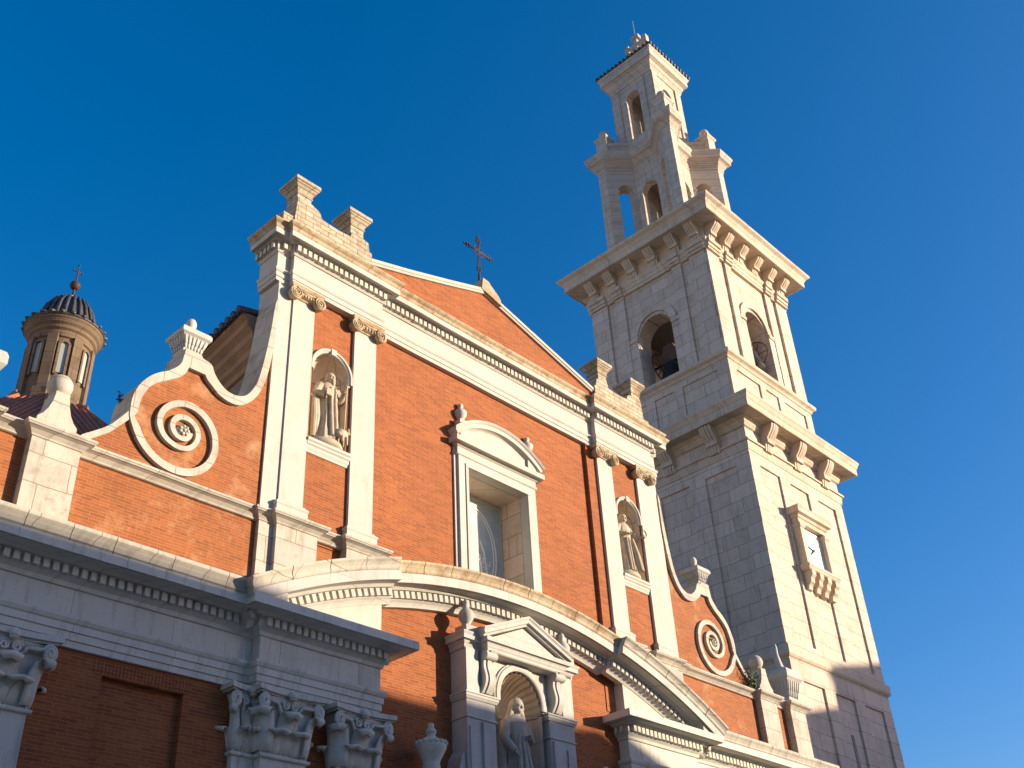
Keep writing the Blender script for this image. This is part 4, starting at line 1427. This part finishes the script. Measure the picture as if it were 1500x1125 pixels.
# arms and core as walls with arches
e = MB()
zt = 38.15
for i, fn in enumerate(FACES):
    hu = KC if i % 2 == 0 else KC - 0.35
    arch_wall(e, -hu, hu, 32.08, zt, 0, 0.42, 32.08, 36.42, KC - 0.35, KC, lambda u, d, z, fn=fn: fn(u, d, z))
    fbox(e, fn, -0.52, -0.43, KC - 0.2, KC + 0.03, 36.28, 36.42)
    fbox(e, fn, 0.43, 0.52, KC - 0.2, KC + 0.03, 36.28, 36.42)
for sx, sy in ((-1, -1), (1, -1), (1, 1), (-1, 1)):
    # pointed end of the arm
    e.prism([(TX + sx * HC, TY + sy * (HC - SC_)), (TX + sx * HC, TY + sy * HC), (TX + sx * (HC - SC_), TY + sy * HC)], 32.08, zt, lambda u, d, w: (u, w, d))
    # diagonal arm wall with arch opening
    dvec = Vector((sx, sy)).normalized()
    tvec = Vector((-sy, sx)).normalized()
    r0 = 1.12
    r1 = (2 * HC - SC_) / math.sqrt(2)
    w = SC_ / math.sqrt(2)
    n0 = len(e.v)
    arch_wall(e, r0, r1, 32.08, zt, 1.80, 0.36, 32.08, 36.75, -w, w)
    for a in (1.80 - 0.36, 1.80 + 0.36):
        e.box(a - 0.05, a + 0.05, -w - 0.02, w + 0.02, 36.62, 36.75)
    e.xf(lambda q: (TX + dvec.x * q[0] + tvec.x * q[1], TY + dvec.y * q[0] + tvec.y * q[1], q[2]), n0)
obj('openwork_wall', e, 'crown', CR)
PLN = plan()
e = MB()
e.sweep_xy([(0.0, 37.95), (0.03, 37.97), (0.03, 38.10), (0.06, 38.12), (0.06, 38.20), (0.10, 38.26), (0.14, 38.30), (0.14, 38.38), (0.22, 38.46), (0.34, 38.52), (0.34, 38.68), (0.38, 38.74), (0.42, 38.84), (0.42, 38.92), (0.1, 38.98)], PLN, True, 0.12)
e.prism([(x, y) for x, y in PLN], 38.0, 38.97, lambda u, d, w: (u, w, d))
obj('cornice', e, 'crown', CR)
e = MB()
pl2 = [(TX + (x - TX) * 0.93, TY + (y - TY) * 0.93) for x, y in PLN]
e.sweep_xy([(0.0, 38.97), (0.0, 39.05), (-0.04, 39.06), (-0.04, 39.60), (0.02, 39.64), (0.06, 39.70), (0.06, 39.78)], pl2, True, 0.22)
obj('parapet', e, 'crown', CR)
for sx, sy in ((-1, -1), (1, -1), (1, 1), (-1, 1)):
    bx, by = TX + sx * 1.72, TY + sy * 1.72
    b = MB()
    b.lathe([(0.30, 38.97), (0.30, 40.10), (0.36, 40.16), (0.38, 40.26), (0.30, 40.30), (0.16, 40.36), (0.12, 40.45)], (bx, by, 0), square=True)
    b.sphere((bx, by, 40.66), 0.23, 18, 12)
    obj('ball_and_post', b, 'crown', CR)
# crown, second stage
C2 = part('crown_second_stage', TW)
e = MB()
K2 = 1.19
TX, TY = 16.76, 4.34
for i, fn in enumerate(FACES):
    hu = K2 if i % 2 == 0 else K2 - 0.42
    arch_wall(e, -hu, hu, 38.9, 43.75, 0, 0.38, 39.9, 42.55, K2 - 0.42, K2, lambda u, d, z, fn=fn: fn(u, d, z))
    for a, b in ((-hu if i % 2 else -K2 + .02, -0.74), (0.74, hu if i % 2 else K2 - .02)):
        fbox(e, fn, a, b, K2 + 0.0005, K2 + 0.07, 38.9, 43.6)
    fbox(e, fn, -0.52, -0.385, K2 - 0.2, K2 + 0.04, 42.38, 42.52)
    fbox(e, fn, 0.385, 0.52, K2 - 0.2, K2 + 0.04, 42.38, 42.52)
obj('openwork_wall', e, 'crown', C2)
e = MB()
e.sweep_xy([(0.0, 43.45), (0.06, 43.48), (0.08, 43.58), (0.10, 43.60), (0.10, 43.74), (0.16, 43.80), (0.17, 43.86), (0.20, 43.98), (0.36, 44.08), (0.37, 44.10), (0.37, 44.40), (0.42, 44.48), (0.45, 44.58), (0.45, 44.64)], sq(K2), True, 0.2)
e.box(TX - 1.1, TX + 1.1, TY - 1.1, TY + 1.1, 43.7, 44.6)
obj('cornice', e, 'crown', C2)
e = MB()
e.lathe([(1.66, 44.64), (1.68, 44.70), (0.10, 45.6), (0.05, 45.62)], (TX, TY, 0), square=True)
for fn in FACES:
    for i in range(14):
        u = -1.58 + 3.16 * i / 13
        n0 = len(e.v)
        rr = max(0.15, abs(u))
        zt_ = 44.70 + (1.68 - rr) / 1.58 * 0.90
        e.tube([(u, 1.72, 44.69), (u, rr, zt_ + 0.02)], 0.075, 6)
        e.xf(lambda q: fn(q[0], q[1], q[2]), n0)
obj('tile_roof', e, 'darktile', C2)

# stone cross on the crown (arms along the depth)
tc = MB()
tc.box(TX - 0.10, TX + 0.10, TY - 0.10, TY + 0.10, 45.5, 47.20)
tc.lathe([(0.26, 45.4), (0.26, 45.75), (0.13, 46.0)], (TX, TY, 0), square=True)
tc.box(TX - 0.10, TX + 0.10, TY - 0.52, TY + 0.52, 47.20, 47.44)
tc.box(TX - 0.10, TX + 0.10, TY - 0.10, TY + 0.10, 47.44, 47.80)
tc.box(TX - 0.13, TX + 0.13, TY - 0.24, TY + 0.24, 47.76, 48.0)
for q in (-0.56, 0.56):
    tc.box(TX - 0.13, TX + 0.13, TY + q - 0.12, TY + q + 0.12, 47.06, 47.58)
tc.tube([(TX, TY, 47.9), (TX, TY, 49.3)], 0.012, 5)
o = obj('stone_cross', tc, 'crown', None, (TX, TY, 45.5))
tag(o, 'stout stone cross on the tiled peak of the bell tower', 'cross')
TX, TY = CXT, CYT

# ---- tower clock
CK = thing('tower_clock', 'white square-faced clock in a stone frame high on the tower front', 'clock', (TX - 0.05, TY - H, 16.0))
ck = TX - 0.20
yw = TY - H
e = MB()
for sx in (-1, 1):
    lo, hi = sorted((ck + sx * 0.70, ck + sx * 0.95))
    e.box(lo, hi, yw - 0.28, yw + 0.075, 16.62, 18.20)
    e.sweep_xy([(0.0, 18.0), (0.03, 18.03), (0.05, 18.08), (0.05, 18.14)], [(lo, yw), (lo, yw - 0.28), (hi, yw - 0.28), (hi, yw)], depth=0.02)
e.box(ck - 0.95, ck + 0.95, yw - 0.26, yw + 0.075, 18.202, 18.38)
obj('frame', e, 'trim', CK)
e = MB()
e.sweep_xy([(0.0, 18.36), (0.03, 18.38), (0.06, 18.46), (0.15, 18.50), (0.16, 18.50), (0.16, 18.66), (0.20, 18.74), (0.05, 18.80)], [(ck - 0.95, yw + 0.07), (ck - 0.95, yw - 0.27), (ck + 0.95, yw - 0.27), (ck + 0.95, yw + 0.07)], depth=0.1)
obj('hood', e, 'trim', CK)
e = MB()
e.sweep_xy([(0.0, 16.42), (0.05, 16.45), (0.08, 16.52), (0.10, 16.54), (0.10, 16.62)], [(ck - 0.95, yw + 0.07), (ck - 0.95, yw - 0.28), (ck + 0.95, yw - 0.28), (ck + 0.95, yw + 0.07)], depth=0.2)
e.box(ck - 0.93, ck + 0.93, yw - 0.1, yw + 0.075, 16.40, 16.60)
obj('shelf', e, 'trim', CK)
for i in range(4):
    u = ck - 0.78 + 1.56 * i / 3
    b = MB()
    pr = [(yw + 0.07, 16.42), (yw - 0.34, 16.42), (yw - 0.34, 16.24), (yw - 0.26, 16.16), (yw - 0.24, 16.02), (yw - 0.14, 15.92), (yw - 0.10, 15.78), (yw + 0.07, 15.74)]
    b.prism(pr, u - 0.12, u + 0.12, lambda a, d, w: (d, a, w))
    obj('bracket', b, 'trim', CK)
e = MB()
e.box(ck - 0.70, ck + 0.70, yw - 0.09, yw + 0.06, 16.62, 18.20)
DL = obj('dial', e, 'dial', CK)
e = MB()
zc_, yd = 17.42, yw - 0.096
for i in range(12):
    a = 2 * PI * i / 12
    c, s = math.cos(a), math.sin(a)
    e.tube([(ck + 0.44 * c, yd, zc_ + 0.44 * s), (ck + 0.55 * c, yd, zc_ + 0.55 * s)], 0.016, 4)
e.tube([(ck + 0.60 * math.cos(2 * PI * i / 40), yd, zc_ + 0.60 * math.sin(2 * PI * i / 40)) for i in range(40)], 0.008, 4, True)
obj('hour_marks', e, 'rough', DL)
for nm, ang, l, w in (('minute_hand', 168, 0.46, 0.024), ('hour_hand', 222, 0.28, 0.030)):
    e = MB()
    a = math.radians(ang)
    e.tube([(ck - 0.08 * math.cos(a), yd - 0.02, zc_ - 0.08 * math.sin(a)), (ck + l * math.cos(a), yd - 0.02, zc_ + l * math.sin(a))], [w, w * 0.6], 6)
    obj(nm, e, 'ink', DL)

# ---- bells
def bell(x, y, z, s, rot, label):
    B = thing('church_bell', label, 'bell', (x, y, z), 'bells hanging in the belfry')
    e = MB()
    e.lathe([(0.60, 0.0), (0.585, 0.06), (0.50, 0.22), (0.42, 0.48), (0.37, 0.72), (0.33, 0.84), (0.20, 0.93), (0.06, 0.96)], (0, 0, 0), 20)
    e.lathe([(0.57, 0.02), (0.45, 0.3), (0.35, 0.7)], (0, 0, 0), 20)
    e.xf(lambda q: (x + q[0] * s, y + q[1] * s, z + q[2] * s))
    obj('bell_body', e, 'bronze', B)
    c, sn = math.cos(rot), math.sin(rot)
    e = MB()
    e.prism([(-0.45, 0.95), (0.45, 0.95), (0.40, 1.25), (0.22, 1.75), (-0.22, 1.75), (-0.40, 1.25)], -0.14, 0.14)
    e.xf(lambda q: (x + s * (q[0] * c - q[1] * sn), y + s * (q[0] * sn + q[1] * c), z + q[2] * s))
    obj('headstock', e, 'oak', B)
    e = MB()
    e.tube([(-1.35, 0, 1.02), (1.35, 0, 1.02)], 0.05, 8)
    e.xf(lambda q: (x + s * (q[0] * c - q[1] * sn), y + s * (q[0] * sn + q[1] * c), z + q[2] * s))
    obj('axle', e, 'iron', B)
    e = MB()
    e.tube([(0.52 + 0.0 * k, 0.62 * math.cos(2 * PI * k / 28), 0.95 + 0.62 * math.sin(2 * PI * k / 28)) for k in range(28)], 0.022, 5, True)
    for k in range(3):
        a = PI * k / 3
        e.tube([(0.52, 0.62 * math.cos(a), 0.95 + 0.62 * math.sin(a)), (0.52, -0.62 * math.cos(a), 0.95 - 0.62 * math.sin(a))], 0.016, 5)
    e.xf(lambda q: (x + s * (q[0] * c - q[1] * sn), y + s * (q[0] * sn + q[1] * c), z + q[2] * s))
    obj('wheel', e, 'iron', B)
    e = MB()
    e.tube([(x, y, z + 0.7 * s), (x, y, z - 0.1 * s)], [0.03 * s, 0.05 * s], 6)
    e.sphere((x, y, z - 0.06 * s), 0.09 * s, 8, 6)
    obj('clapper', e, 'iron', B)
bell(TX - 1.9, TY + 0.05, 25.35, 1.0, PI / 2, 'dark bronze bell in the shaded left belfry arch')
bell(TX + 0.05, TY - 2.25, 25.62, 1.0, 0.0, 'bell with iron wheel in the sunlit front belfry arch')

# ================================================================== IRON CROSS ON THE GABLE
IC = thing('iron_cross', 'ornate rusty wrought iron cross on the brick gable peak', 'cross', (-0.19, 0.2, 19.7))
cx, cy = -0.19, 0.2
e = MB()
for dx in (-0.022, 0.022):
    e.tube([(cx + dx, cy, 19.7), (cx + dx, cy, 21.30)], 0.014, 6)
    e.tube([(cx - 0.50, cy, 20.78 + dx), (cx + 0.50, cy, 20.78 + dx)], 0.014, 6)
e.tube([(cx, cy, 19.6), (cx, cy, 20.0)], [0.05, 0.03], 6)
obj('bars', e, 'iron', IC)
e = MB()
for a in (0, PI / 2, PI, -PI / 2):
    c, s = math.cos(a), math.sin(a)
    for d, o in ((0.34, 0.055), (0.34, -0.055), (0.43, 0.045), (0.43, -0.045), (0.52, 0.0)):
        if a == -PI / 2:
            d = d + 0.22
            if o == 0.0:
                continue
        e.sphere((cx + c * d - s * o, cy, 20.78 + s * d + c * o), 0.030, 8, 6)
obj('trefoil_knobs', e, 'iron', IC)
e = MB()
for a in (PI / 4, 3 * PI / 4, 5 * PI / 4, 7 * PI / 4):
    e.tube([(cx + math.cos(a) * 0.115 + 0.075 * math.cos(2 * PI * k / 14), cy, 20.78 + math.sin(a) * 0.115 + 0.075 * math.sin(2 * PI * k / 14)) for k in range(14)], 0.012, 5, True)
obj('scrolls', e, 'iron', IC)

# ================================================================== STATUES
def ring(cx, cy, z, rx, ry, n, folds=0.0, nf=9, ph=0.0):
    r = []
    for i in range(n):
        a = 2 * PI * i / n
        k = 1 + folds * math.sin(nf * a + ph) + folds * 0.5 * math.sin((nf * 2 + 1) * a + ph * 1.7)
        r.append((cx + rx * k * math.cos(a), cy + ry * k * math.sin(a), z))
    return r

def statue(name, label, base, h, mat, kind):
    # base: centre of the feet; the figure faces -y
    S = thing(name, label, 'statue', base, 'statues in the facade niches')
    bx, by, bz = base
    k = h / 1.75
    m = MB()
    n = 40
    lean = {'monk': 0.02, 'friar': -0.02, 'virgin': 0.03}[kind]
    prof = [(0.0, 0.29, 0.22, 0.09), (0.12, 0.285, 0.215, 0.10), (0.45, 0.24, 0.185, 0.10), (0.80, 0.215, 0.17, 0.08), (1.0, 0.205, 0.155, 0.05), (1.18, 0.225, 0.165, 0.03), (1.35, 0.235, 0.155, 0.015), (1.43, 0.20, 0.13, 0.0), (1.475, 0.11, 0.10, 0.0), (1.50, 0.075, 0.08, 0.0)]
    if kind == 'virgin':
        prof = [(z, a * (1.12 if z < 0.6 else 1.02), b * 1.05, f) for z, a, b, f in prof]
    rows = []
    for z, a, b, f in prof:
        rows.append([(bx + (q[0]) * k + lean * math.sin(z * 2) * k, by + q[1] * k, bz + z * k) for q in ring(0, 0, 0, a, b, n, f, 8, z * 1.5)])
    m.grid(rows, True, True, True, True)
    hx, hy, hz = bx + lean * k + (0.02 if kind != 'monk' else 0.01) * k, by - 0.035 * k, bz + 1.615 * k
    # neck, skull, jaw, nose
    m.tube([(hx, by - 0.01 * k, bz + 1.44 * k), (hx, hy, hz)], 0.058 * k, 10)
    m.sphere((hx, hy, hz + 0.02 * k), 0.098 * k, 16, 12, (0.86, 1.02, 1.15))
    m.sphere((hx, hy - 0.035 * k, hz - 0.055 * k), 0.062 * k, 12, 8, (0.9, 0.9, 0.9))
    m.sphere((hx, hy - 0.102 * k, hz - 0.005 * k), 0.020 * k, 8, 6, (0.8, 1.1, 1.6))
    for s in (-1, 1):
        m.sphere((hx + s * 0.083 * k, hy + 0.0 * k, hz), 0.024 * k, 8, 6, (0.6, 0.8, 1.3))
        m.tube([(hx + s * 0.02 * k, hy - 0.094 * k, hz + 0.03 * k), (hx + s * 0.065 * k, hy - 0.078 * k, hz + 0.032 * k)], 0.012 * k, 6)
    for s in (-1, 1):
        m.sphere((hx + s * 0.036 * k, hy - 0.080 * k, hz + 0.012 * k), 0.022 * k, 8, 6)
        m.sphere((hx + s * 0.045 * k, hy - 0.062 * k, hz - 0.03 * k), 0.036 * k, 8, 6)
    def arm(pts, r0=0.075, r1=0.05):
        p = [(bx + a * k, by + b * k, bz + c * k) for a, b, c in pts]
        rr = [(r0 + (r1 - r0) * i / (len(p) - 1)) * k for i in range(len(p))]
        m.tube(p, rr, 12)
        # hand: palm and fingers
        e1 = Vector(p[-1]); d = (Vector(p[-1]) - Vector(p[-2])).normalized()
        m.sphere(tuple(e1 + d * 0.04 * k), 0.045 * k, 10, 8, (0.8, 0.8, 1))
        side = d.cross(Vector((0, 0, 1)))
        if side.length < 0.1:
            side = Vector((1, 0, 0))
        side.normalize()
        for q in range(4):
            f0 = e1 + d * 0.06 * k + side * (q - 1.5) * 0.018 * k
            m.tube([tuple(f0), tuple(f0 + d * (0.05 + 0.01 * (q in (1, 2))) * k + Vector((0, 0, -0.012 * k)))], [0.011 * k, 0.008 * k], 6)
        f0 = e1 + d * 0.03 * k + side * 0.045 * k
        m.tube([tuple(f0), tuple(f0 + d * 0.035 * k + side * 0.02 * k)], [0.012 * k, 0.009 * k], 6)
    if kind == 'monk':
        # hood, beard, book arm and staff arm, scapular
        m.sphere((hx, hy + 0.025 * k, hz + 0.03 * k), 0.118 * k, 16, 12, (0.95, 1.0, 1.15))
        m.tube([(hx, hy - 0.07 * k, hz - 0.06 * k), (hx, hy - 0.09 * k, hz - 0.16 * k), (hx, hy - 0.10 * k, hz - 0.27 * k)], [0.065 * k, 0.055 * k, 0.02 * k], 10)
        arm([(-0.21, 0.0, 1.38), (-0.33, -0.02, 1.12), (-0.20, -0.20, 1.06)], 0.095, 0.075)
        arm([(0.21, 0.0, 1.38), (0.31, -0.06, 1.12), (0.24, -0.24, 1.22)], 0.09, 0.06)
        for xx in (-0.03, 0.08):
            m.tube([(bx + xx * k, by - 0.15 * k, bz + 1.32 * k), (bx + xx * k, by - 0.185 * k, bz + 0.8 * k), (bx + (xx + 0.02) * k, by - 0.225 * k, bz + 0.1 * k)], [0.03 * k, 0.04 * k, 0.05 * k], 8)
        for xx in (-0.36, -0.30):
            m.tube([(bx + xx * k, by - 0.02 * k, bz + 1.05 * k), (bx + xx * 0.96 * k, by - 0.03 * k, bz + 0.6 * k), (bx + xx * 0.92 * k, by + 0.0 * k, bz + 0.05 * k)], [0.05 * k, 0.075 * k, 0.06 * k], 8)
    elif kind == 'friar':
        m.sphere((hx, hy + 0.012 * k, hz + 0.045 * k), 0.105 * k, 16, 12, (0.95, 1.05, 1.0))
        arm([(-0.21, 0.0, 1.38), (-0.31, -0.04, 1.12), (-0.14, -0.22, 1.08)], 0.095, 0.065)
        arm([(0.21, 0.0, 1.38), (0.31, -0.10, 1.16), (0.42, -0.26, 1.12)], 0.085, 0.05)
        m.tube([(bx + 0.12 * k, by - 0.17 * k, bz + 1.0 * k), (bx + 0.20 * k, by - 0.22 * k, bz + 0.55 * k), (bx + 0.22 * k, by - 0.28 * k, bz + 0.06 * k)], [0.05 * k, 0.08 * k, 0.09 * k], 10)
        for xx in (-0.10, 0.0):
            m.tube([(bx + xx * k, by - 0.16 * k, bz + 1.0 * k), (bx + xx * k, by - 0.22 * k, bz + 0.05 * k)], [0.03 * k, 0.045 * k], 8)
    else:
        # veil, clasped arms, mantle
        m.sphere((hx, hy + 0.03 * k, hz + 0.03 * k), 0.128 * k, 16, 12, (0.95, 1.0, 1.15))
        for s in (-1, 1):
            m.tube([(hx + s * 0.09 * k, hy + 0.03 * k, hz + 0.02 * k), (hx + s * 0.15 * k, hy + 0.05 * k, hz - 0.16 * k), (bx + s * 0.25 * k, by + 0.03 * k, bz + 1.15 * k), (bx + s * 0.31 * k, by + 0.02 * k, bz + 0.6 * k), (bx + s * 0.27 * k, by, bz + 0.1 * k)], [0.05 * k, 0.06 * k, 0.07 * k, 0.075 * k, 0.06 * k], 10)
        arm([(-0.20, 0.0, 1.36), (-0.29, -0.06, 1.06), (-0.22, -0.20, 0.86)], 0.085, 0.055)
        arm([(0.20, 0.0, 1.36), (0.28, -0.08, 1.10), (0.12, -0.22, 1.12)], 0.085, 0.055)
        for xx in (-0.12, 0.02, 0.13):
            m.tube([(bx + xx * 0.5 * k, by - 0.15 * k, bz + 1.15 * k), (bx + xx * k, by - 0.19 * k, bz + 0.6 * k), (bx + xx * 1.3 * k, by - 0.25 * k, bz + 0.04 * k)], [0.025 * k, 0.045 * k, 0.05 * k], 8)
    body = obj('robed_figure', m, mat, S)
    rm = body.modifiers.new('weld', 'REMESH')
    rm.mode = 'VOXEL'
    rm.voxel_size = 0.009 * k
    rm.use_smooth_shade = True
    p = MB()
    p.lathe([(0.40 * k, -0.14 * k), (0.40 * k, -0.06 * k), (0.37 * k, 0.0), (0.33 * k, 0.02 * k)], (0, 0, 0), 20)
    p.xf(lambda q: (bx + q[0], by + q[1] * 0.72, bz + q[2]))
    obj('plinth', p, mat, S)
    if kind == 'monk':
        t = MB()
        X, Y = bx + 0.27 * k, by - 0.30 * k
        t.tube([(X - 0.06 * k, Y - 0.02 * k, bz + 0.02), (X, Y, bz + 1.40 * k)], 0.020 * k, 8)
        t.tube([(X - 0.05 * k, Y, bz + 1.40 * k), (X + 0.06 * k, Y, bz + 1.40 * k)], 0.024 * k, 8)
        obj('staff', t, mat, S)
        t = MB()
        t.tube([(bx + 0.40 * k, by - 0.16 * k, bz + 0.30 * k), (bx + 0.30 * k, by - 0.20 * k, bz + 0.26 * k), (bx + 0.16 * k, by - 0.26 * k, bz + 0.20 * k), (bx + 0.10 * k, by - 0.28 * k, bz + 0.12 * k)], [0.05 * k, 0.10 * k, 0.11 * k, 0.06 * k], 10)
        t.sphere((bx + 0.44 * k, by - 0.15 * k, bz + 0.34 * k), 0.075 * k, 10, 8, (1, 0.8, 1))
        t.tube([(bx + 0.46 * k, by - 0.17 * k, bz + 0.33 * k), (bx + 0.54 * k, by - 0.20 * k, bz + 0.30 * k)], [0.05 * k, 0.03 * k], 8)
        for q in (-0.05, 0.05):
            t.tube([(bx + 0.43 * k, by + (q - 0.15) * k, bz + 0.38 * k), (bx + 0.43 * k, by + (q * 1.3 - 0.15) * k, bz + 0.45 * k)], [0.03 * k, 0.008 * k], 6)
        for q, w in ((0.36, -0.12), (0.36, -0.24), (0.16, -0.20), (0.18, -0.32)):
            t.tube([(bx + q * k, by + w * k, bz + 0.22 * k), (bx + (q + 0.01) * k, by + w * k, bz + 0.0)], [0.035 * k, 0.026 * k], 8)
        a = obj('small_animal', t, mat, S)
        rm = a.modifiers.new('weld', 'REMESH'); rm.mode = 'VOXEL'; rm.voxel_size = 0.009 * k; rm.use_smooth_shade = True
        t = MB()
        t.box(bx - 0.24 * k, bx - 0.10 * k, by - 0.29 * k, by - 0.24 * k, bz + 1.00 * k, bz + 1.17 * k)
        obj('book', t, mat, S)
    if kind == 'friar':
        t = MB()
        c = (bx + 0.50 * k, by - 0.33 * k, bz + 1.22 * k)
        t.tube([(c[0] + 0.085 * k * math.cos(2 * PI * i / 18), c[1], c[2] + 0.10 * k * math.sin(2 * PI * i / 18)) for i in range(18)], 0.024 * k, 7, True)
        obj('wreath', t, mat, S)
    return S

statue('monk_statue', 'stone monk with hood, beard and staff, small animal at his feet', (-4.84, 0.22, 13.02), 1.68, 'statue', 'monk')
statue('friar_statue', 'stone friar stretching one arm out with a ring-shaped object', (4.86, 0.22, 13.0), 1.70, 'statue', 'friar')
statue('veiled_statue', 'veiled stone figure in the scallop niche under the arch', (0.02, -0.04, 6.55), 2.22, 'statue_grey', 'virgin')

# ================================================================== PLANTS ON THE PARAPET
def weed(name, label, cx, cy, cz, r, h, nleaf, seed):
    rnd = random.Random(seed)
    P = thing(name, label, 'plant', (cx, cy, cz))
    t = MB()
    tips = []
    for i in range(9):
        a = rnd.uniform(0, 2 * PI)
        d = rnd.uniform(0.2, 1) * r
        tip = (cx + d * math.cos(a), cy + d * 0.6 * math.sin(a), cz + h * rnd.uniform(0.5, 1))
        t.tube([(cx, cy, cz - 0.03), ((cx + tip[0]) / 2, (cy + tip[1]) / 2, cz + h * 0.35), tip], [0.012, 0.008, 0.004], 4)
        tips.append(tip)
    obj('stems', t, 'twig', P)
    l = MB()
    for i in range(nleaf):
        b = rnd.choice(tips)
        q = rnd.random()
        c = Vector((cx + (b[0] - cx) * q + rnd.gauss(0, r * 0.18), cy + (b[1] - cy) * q + rnd.gauss(0, r * 0.12), cz + (b[2] - cz) * q + rnd.gauss(0, h * 0.08)))
        u = Vector((rnd.gauss(0, 1), rnd.gauss(0, 1), rnd.gauss(0, 1))).normalized() * rnd.uniform(0.02, 0.045)
        v = u.cross(Vector((rnd.gauss(0, 1), rnd.gauss(0, 1), rnd.gauss(0, 1)))).normalized() * 0.018
        l.add([c - u, c + v, c + u, c - v], [(0, 1, 2, 3)])
    obj('leaves', l, 'leaf', P)
weed('wall_plant', 'dark green weed on the parapet beside the right-hand stone ball', 9.56, -0.06, 10.93, 0.36, 0.62, 520, 3)
weed('dry_weed', 'wispy dry weed on the wall top behind the left brick scroll', -9.05, 0.5, 12.30, 0.14, 0.20, 40, 5)

# ================================================================== HOUSES ACROSS THE STREET AND ADDED BOUNCE ROW
def house(name, label, x0, x1, zt, y0, y1, mat, storeys):
    Hh = thing(name, label, 'house', ((x0 + x1) / 2, (y0 + y1) / 2, 0))
    e = MB(); e.box(x0, x1, y0, y1, 0, zt); obj('wall', e, mat, Hh)
    e = MB(); e.sweep_xy([(0.0, zt - 0.5), (0.04, zt - 0.4), (0.10, zt - 0.3), (0.10, zt - 0.1), (0.12, zt), (0.0, zt + 0.002)], [(x0, y0), (x1, y0), (x1, y1), (x0, y1)], True, 0.1); obj('eaves', e, mat, Hh)
    n = max(1, int((x1 - x0) / 3.2))
    for k in range(storeys):
        for i in range(n):
            c = x0 + (x1 - x0) * (i + 0.5) / n
            zz = 1.0 + k * (zt - 1.5) / storeys
            w = MB()
            w.box(c - 0.65, c + 0.65, y1, y1 + 0.06, zz, zz + 2.1)
            f = obj('window', w, 'white', Hh)
            w = MB()
            w.box(c - 0.52, c + 0.52, y1 + 0.062, y1 + 0.075, zz + 0.12, zz + 1.98)
            obj('pane', w, 'glass', f)
house('town_house', 'long ochre town house facing the church', -32, 17.6, 14.2, -31, -23.0, 'stucco', 4)
house('town_house', 'tall cream corner block at the street end', 44.4, 58, 20.2, -30, -23.0, 'stucco2', 6)
house('town_house', 'cream house stepping up the street', 40.1, 44.38, 17.8, -28, -23.0, 'stucco', 5)
house('town_house', 'low ochre house between two taller neighbours', 30.02, 40.08, 10.8, -28, -23.0, 'stucco', 3)
GH = thing('town_house', 'cream gabled town house with a roof sloping down the street', 'house', (23.8, -25, 0))
e = MB()
e.prism([(17.62, 0), (30.0, 0), (30.0, 12.3), (26.6, 13.15), (24.2, 13.92), (20.8, 13.50), (17.62, 13.50)], -26.5, -23.0)
obj('wall', e, 'stucco2', GH)
for k in range(3):
    for c in (19.6, 22.6, 25.6, 28.4):
        w = MB(); w.box(c - 0.65, c + 0.65, -23.0, -22.94, 1 + k * 3.9, 3.1 + k * 3.9); fw = obj('window', w, 'white', GH)
        w = MB(); w.box(c - 0.52, c + 0.52, -22.938, -22.925, 1.12 + k * 3.9, 2.98 + k * 3.9); obj('pane', w, 'glass', fw)

def bounce_house(label, y0, y1, zt, mat):  # unseen row, added to bounce warm sunlight onto the tower's left face
    Hh = thing('town_house', label, 'house', (-41, (y0 + y1) / 2, 0))
    e = MB(); e.box(-46, -38, y0, y1, 0, zt); obj('wall', e, mat, Hh)
    e = MB(); e.prism([(-46.3, zt + 0.003), (-37.7, zt + 0.003), (-37.7, zt + 0.2), (-42, zt + 1.8), (-46.3, zt + 0.2)], y0, y1); obj('roof', e, 'tile', Hh)
    n = int((y1 - y0) / 3.4)
    for k in range(5):
        for i in range(n):
            c = y0 + (y1 - y0) * (i + 0.5) / n
            z = 1.2 + k * (zt - 1.5) / 5
            w = MB(); w.box(-38, -37.94, c - 0.62, c + 0.62, z, z + 2.0); f = obj('window', w, 'white', Hh)
            w = MB(); w.box(-37.938, -37.925, c - 0.5, c + 0.5, z + 0.12, z + 1.88); obj('pane', w, 'glass', f)
bounce_house('unseen cream house added west of the church to bounce warm light, nearest the street', -6, 14, 24.0, 'stucco3')
bounce_house('unseen ochre house added west of the church to bounce warm light, middle one', 14.02, 34, 27.0, 'stucco4')
bounce_house('unseen cream house added west of the church to bounce warm light, farthest back', 34.02, 56, 25.0, 'stucco3')
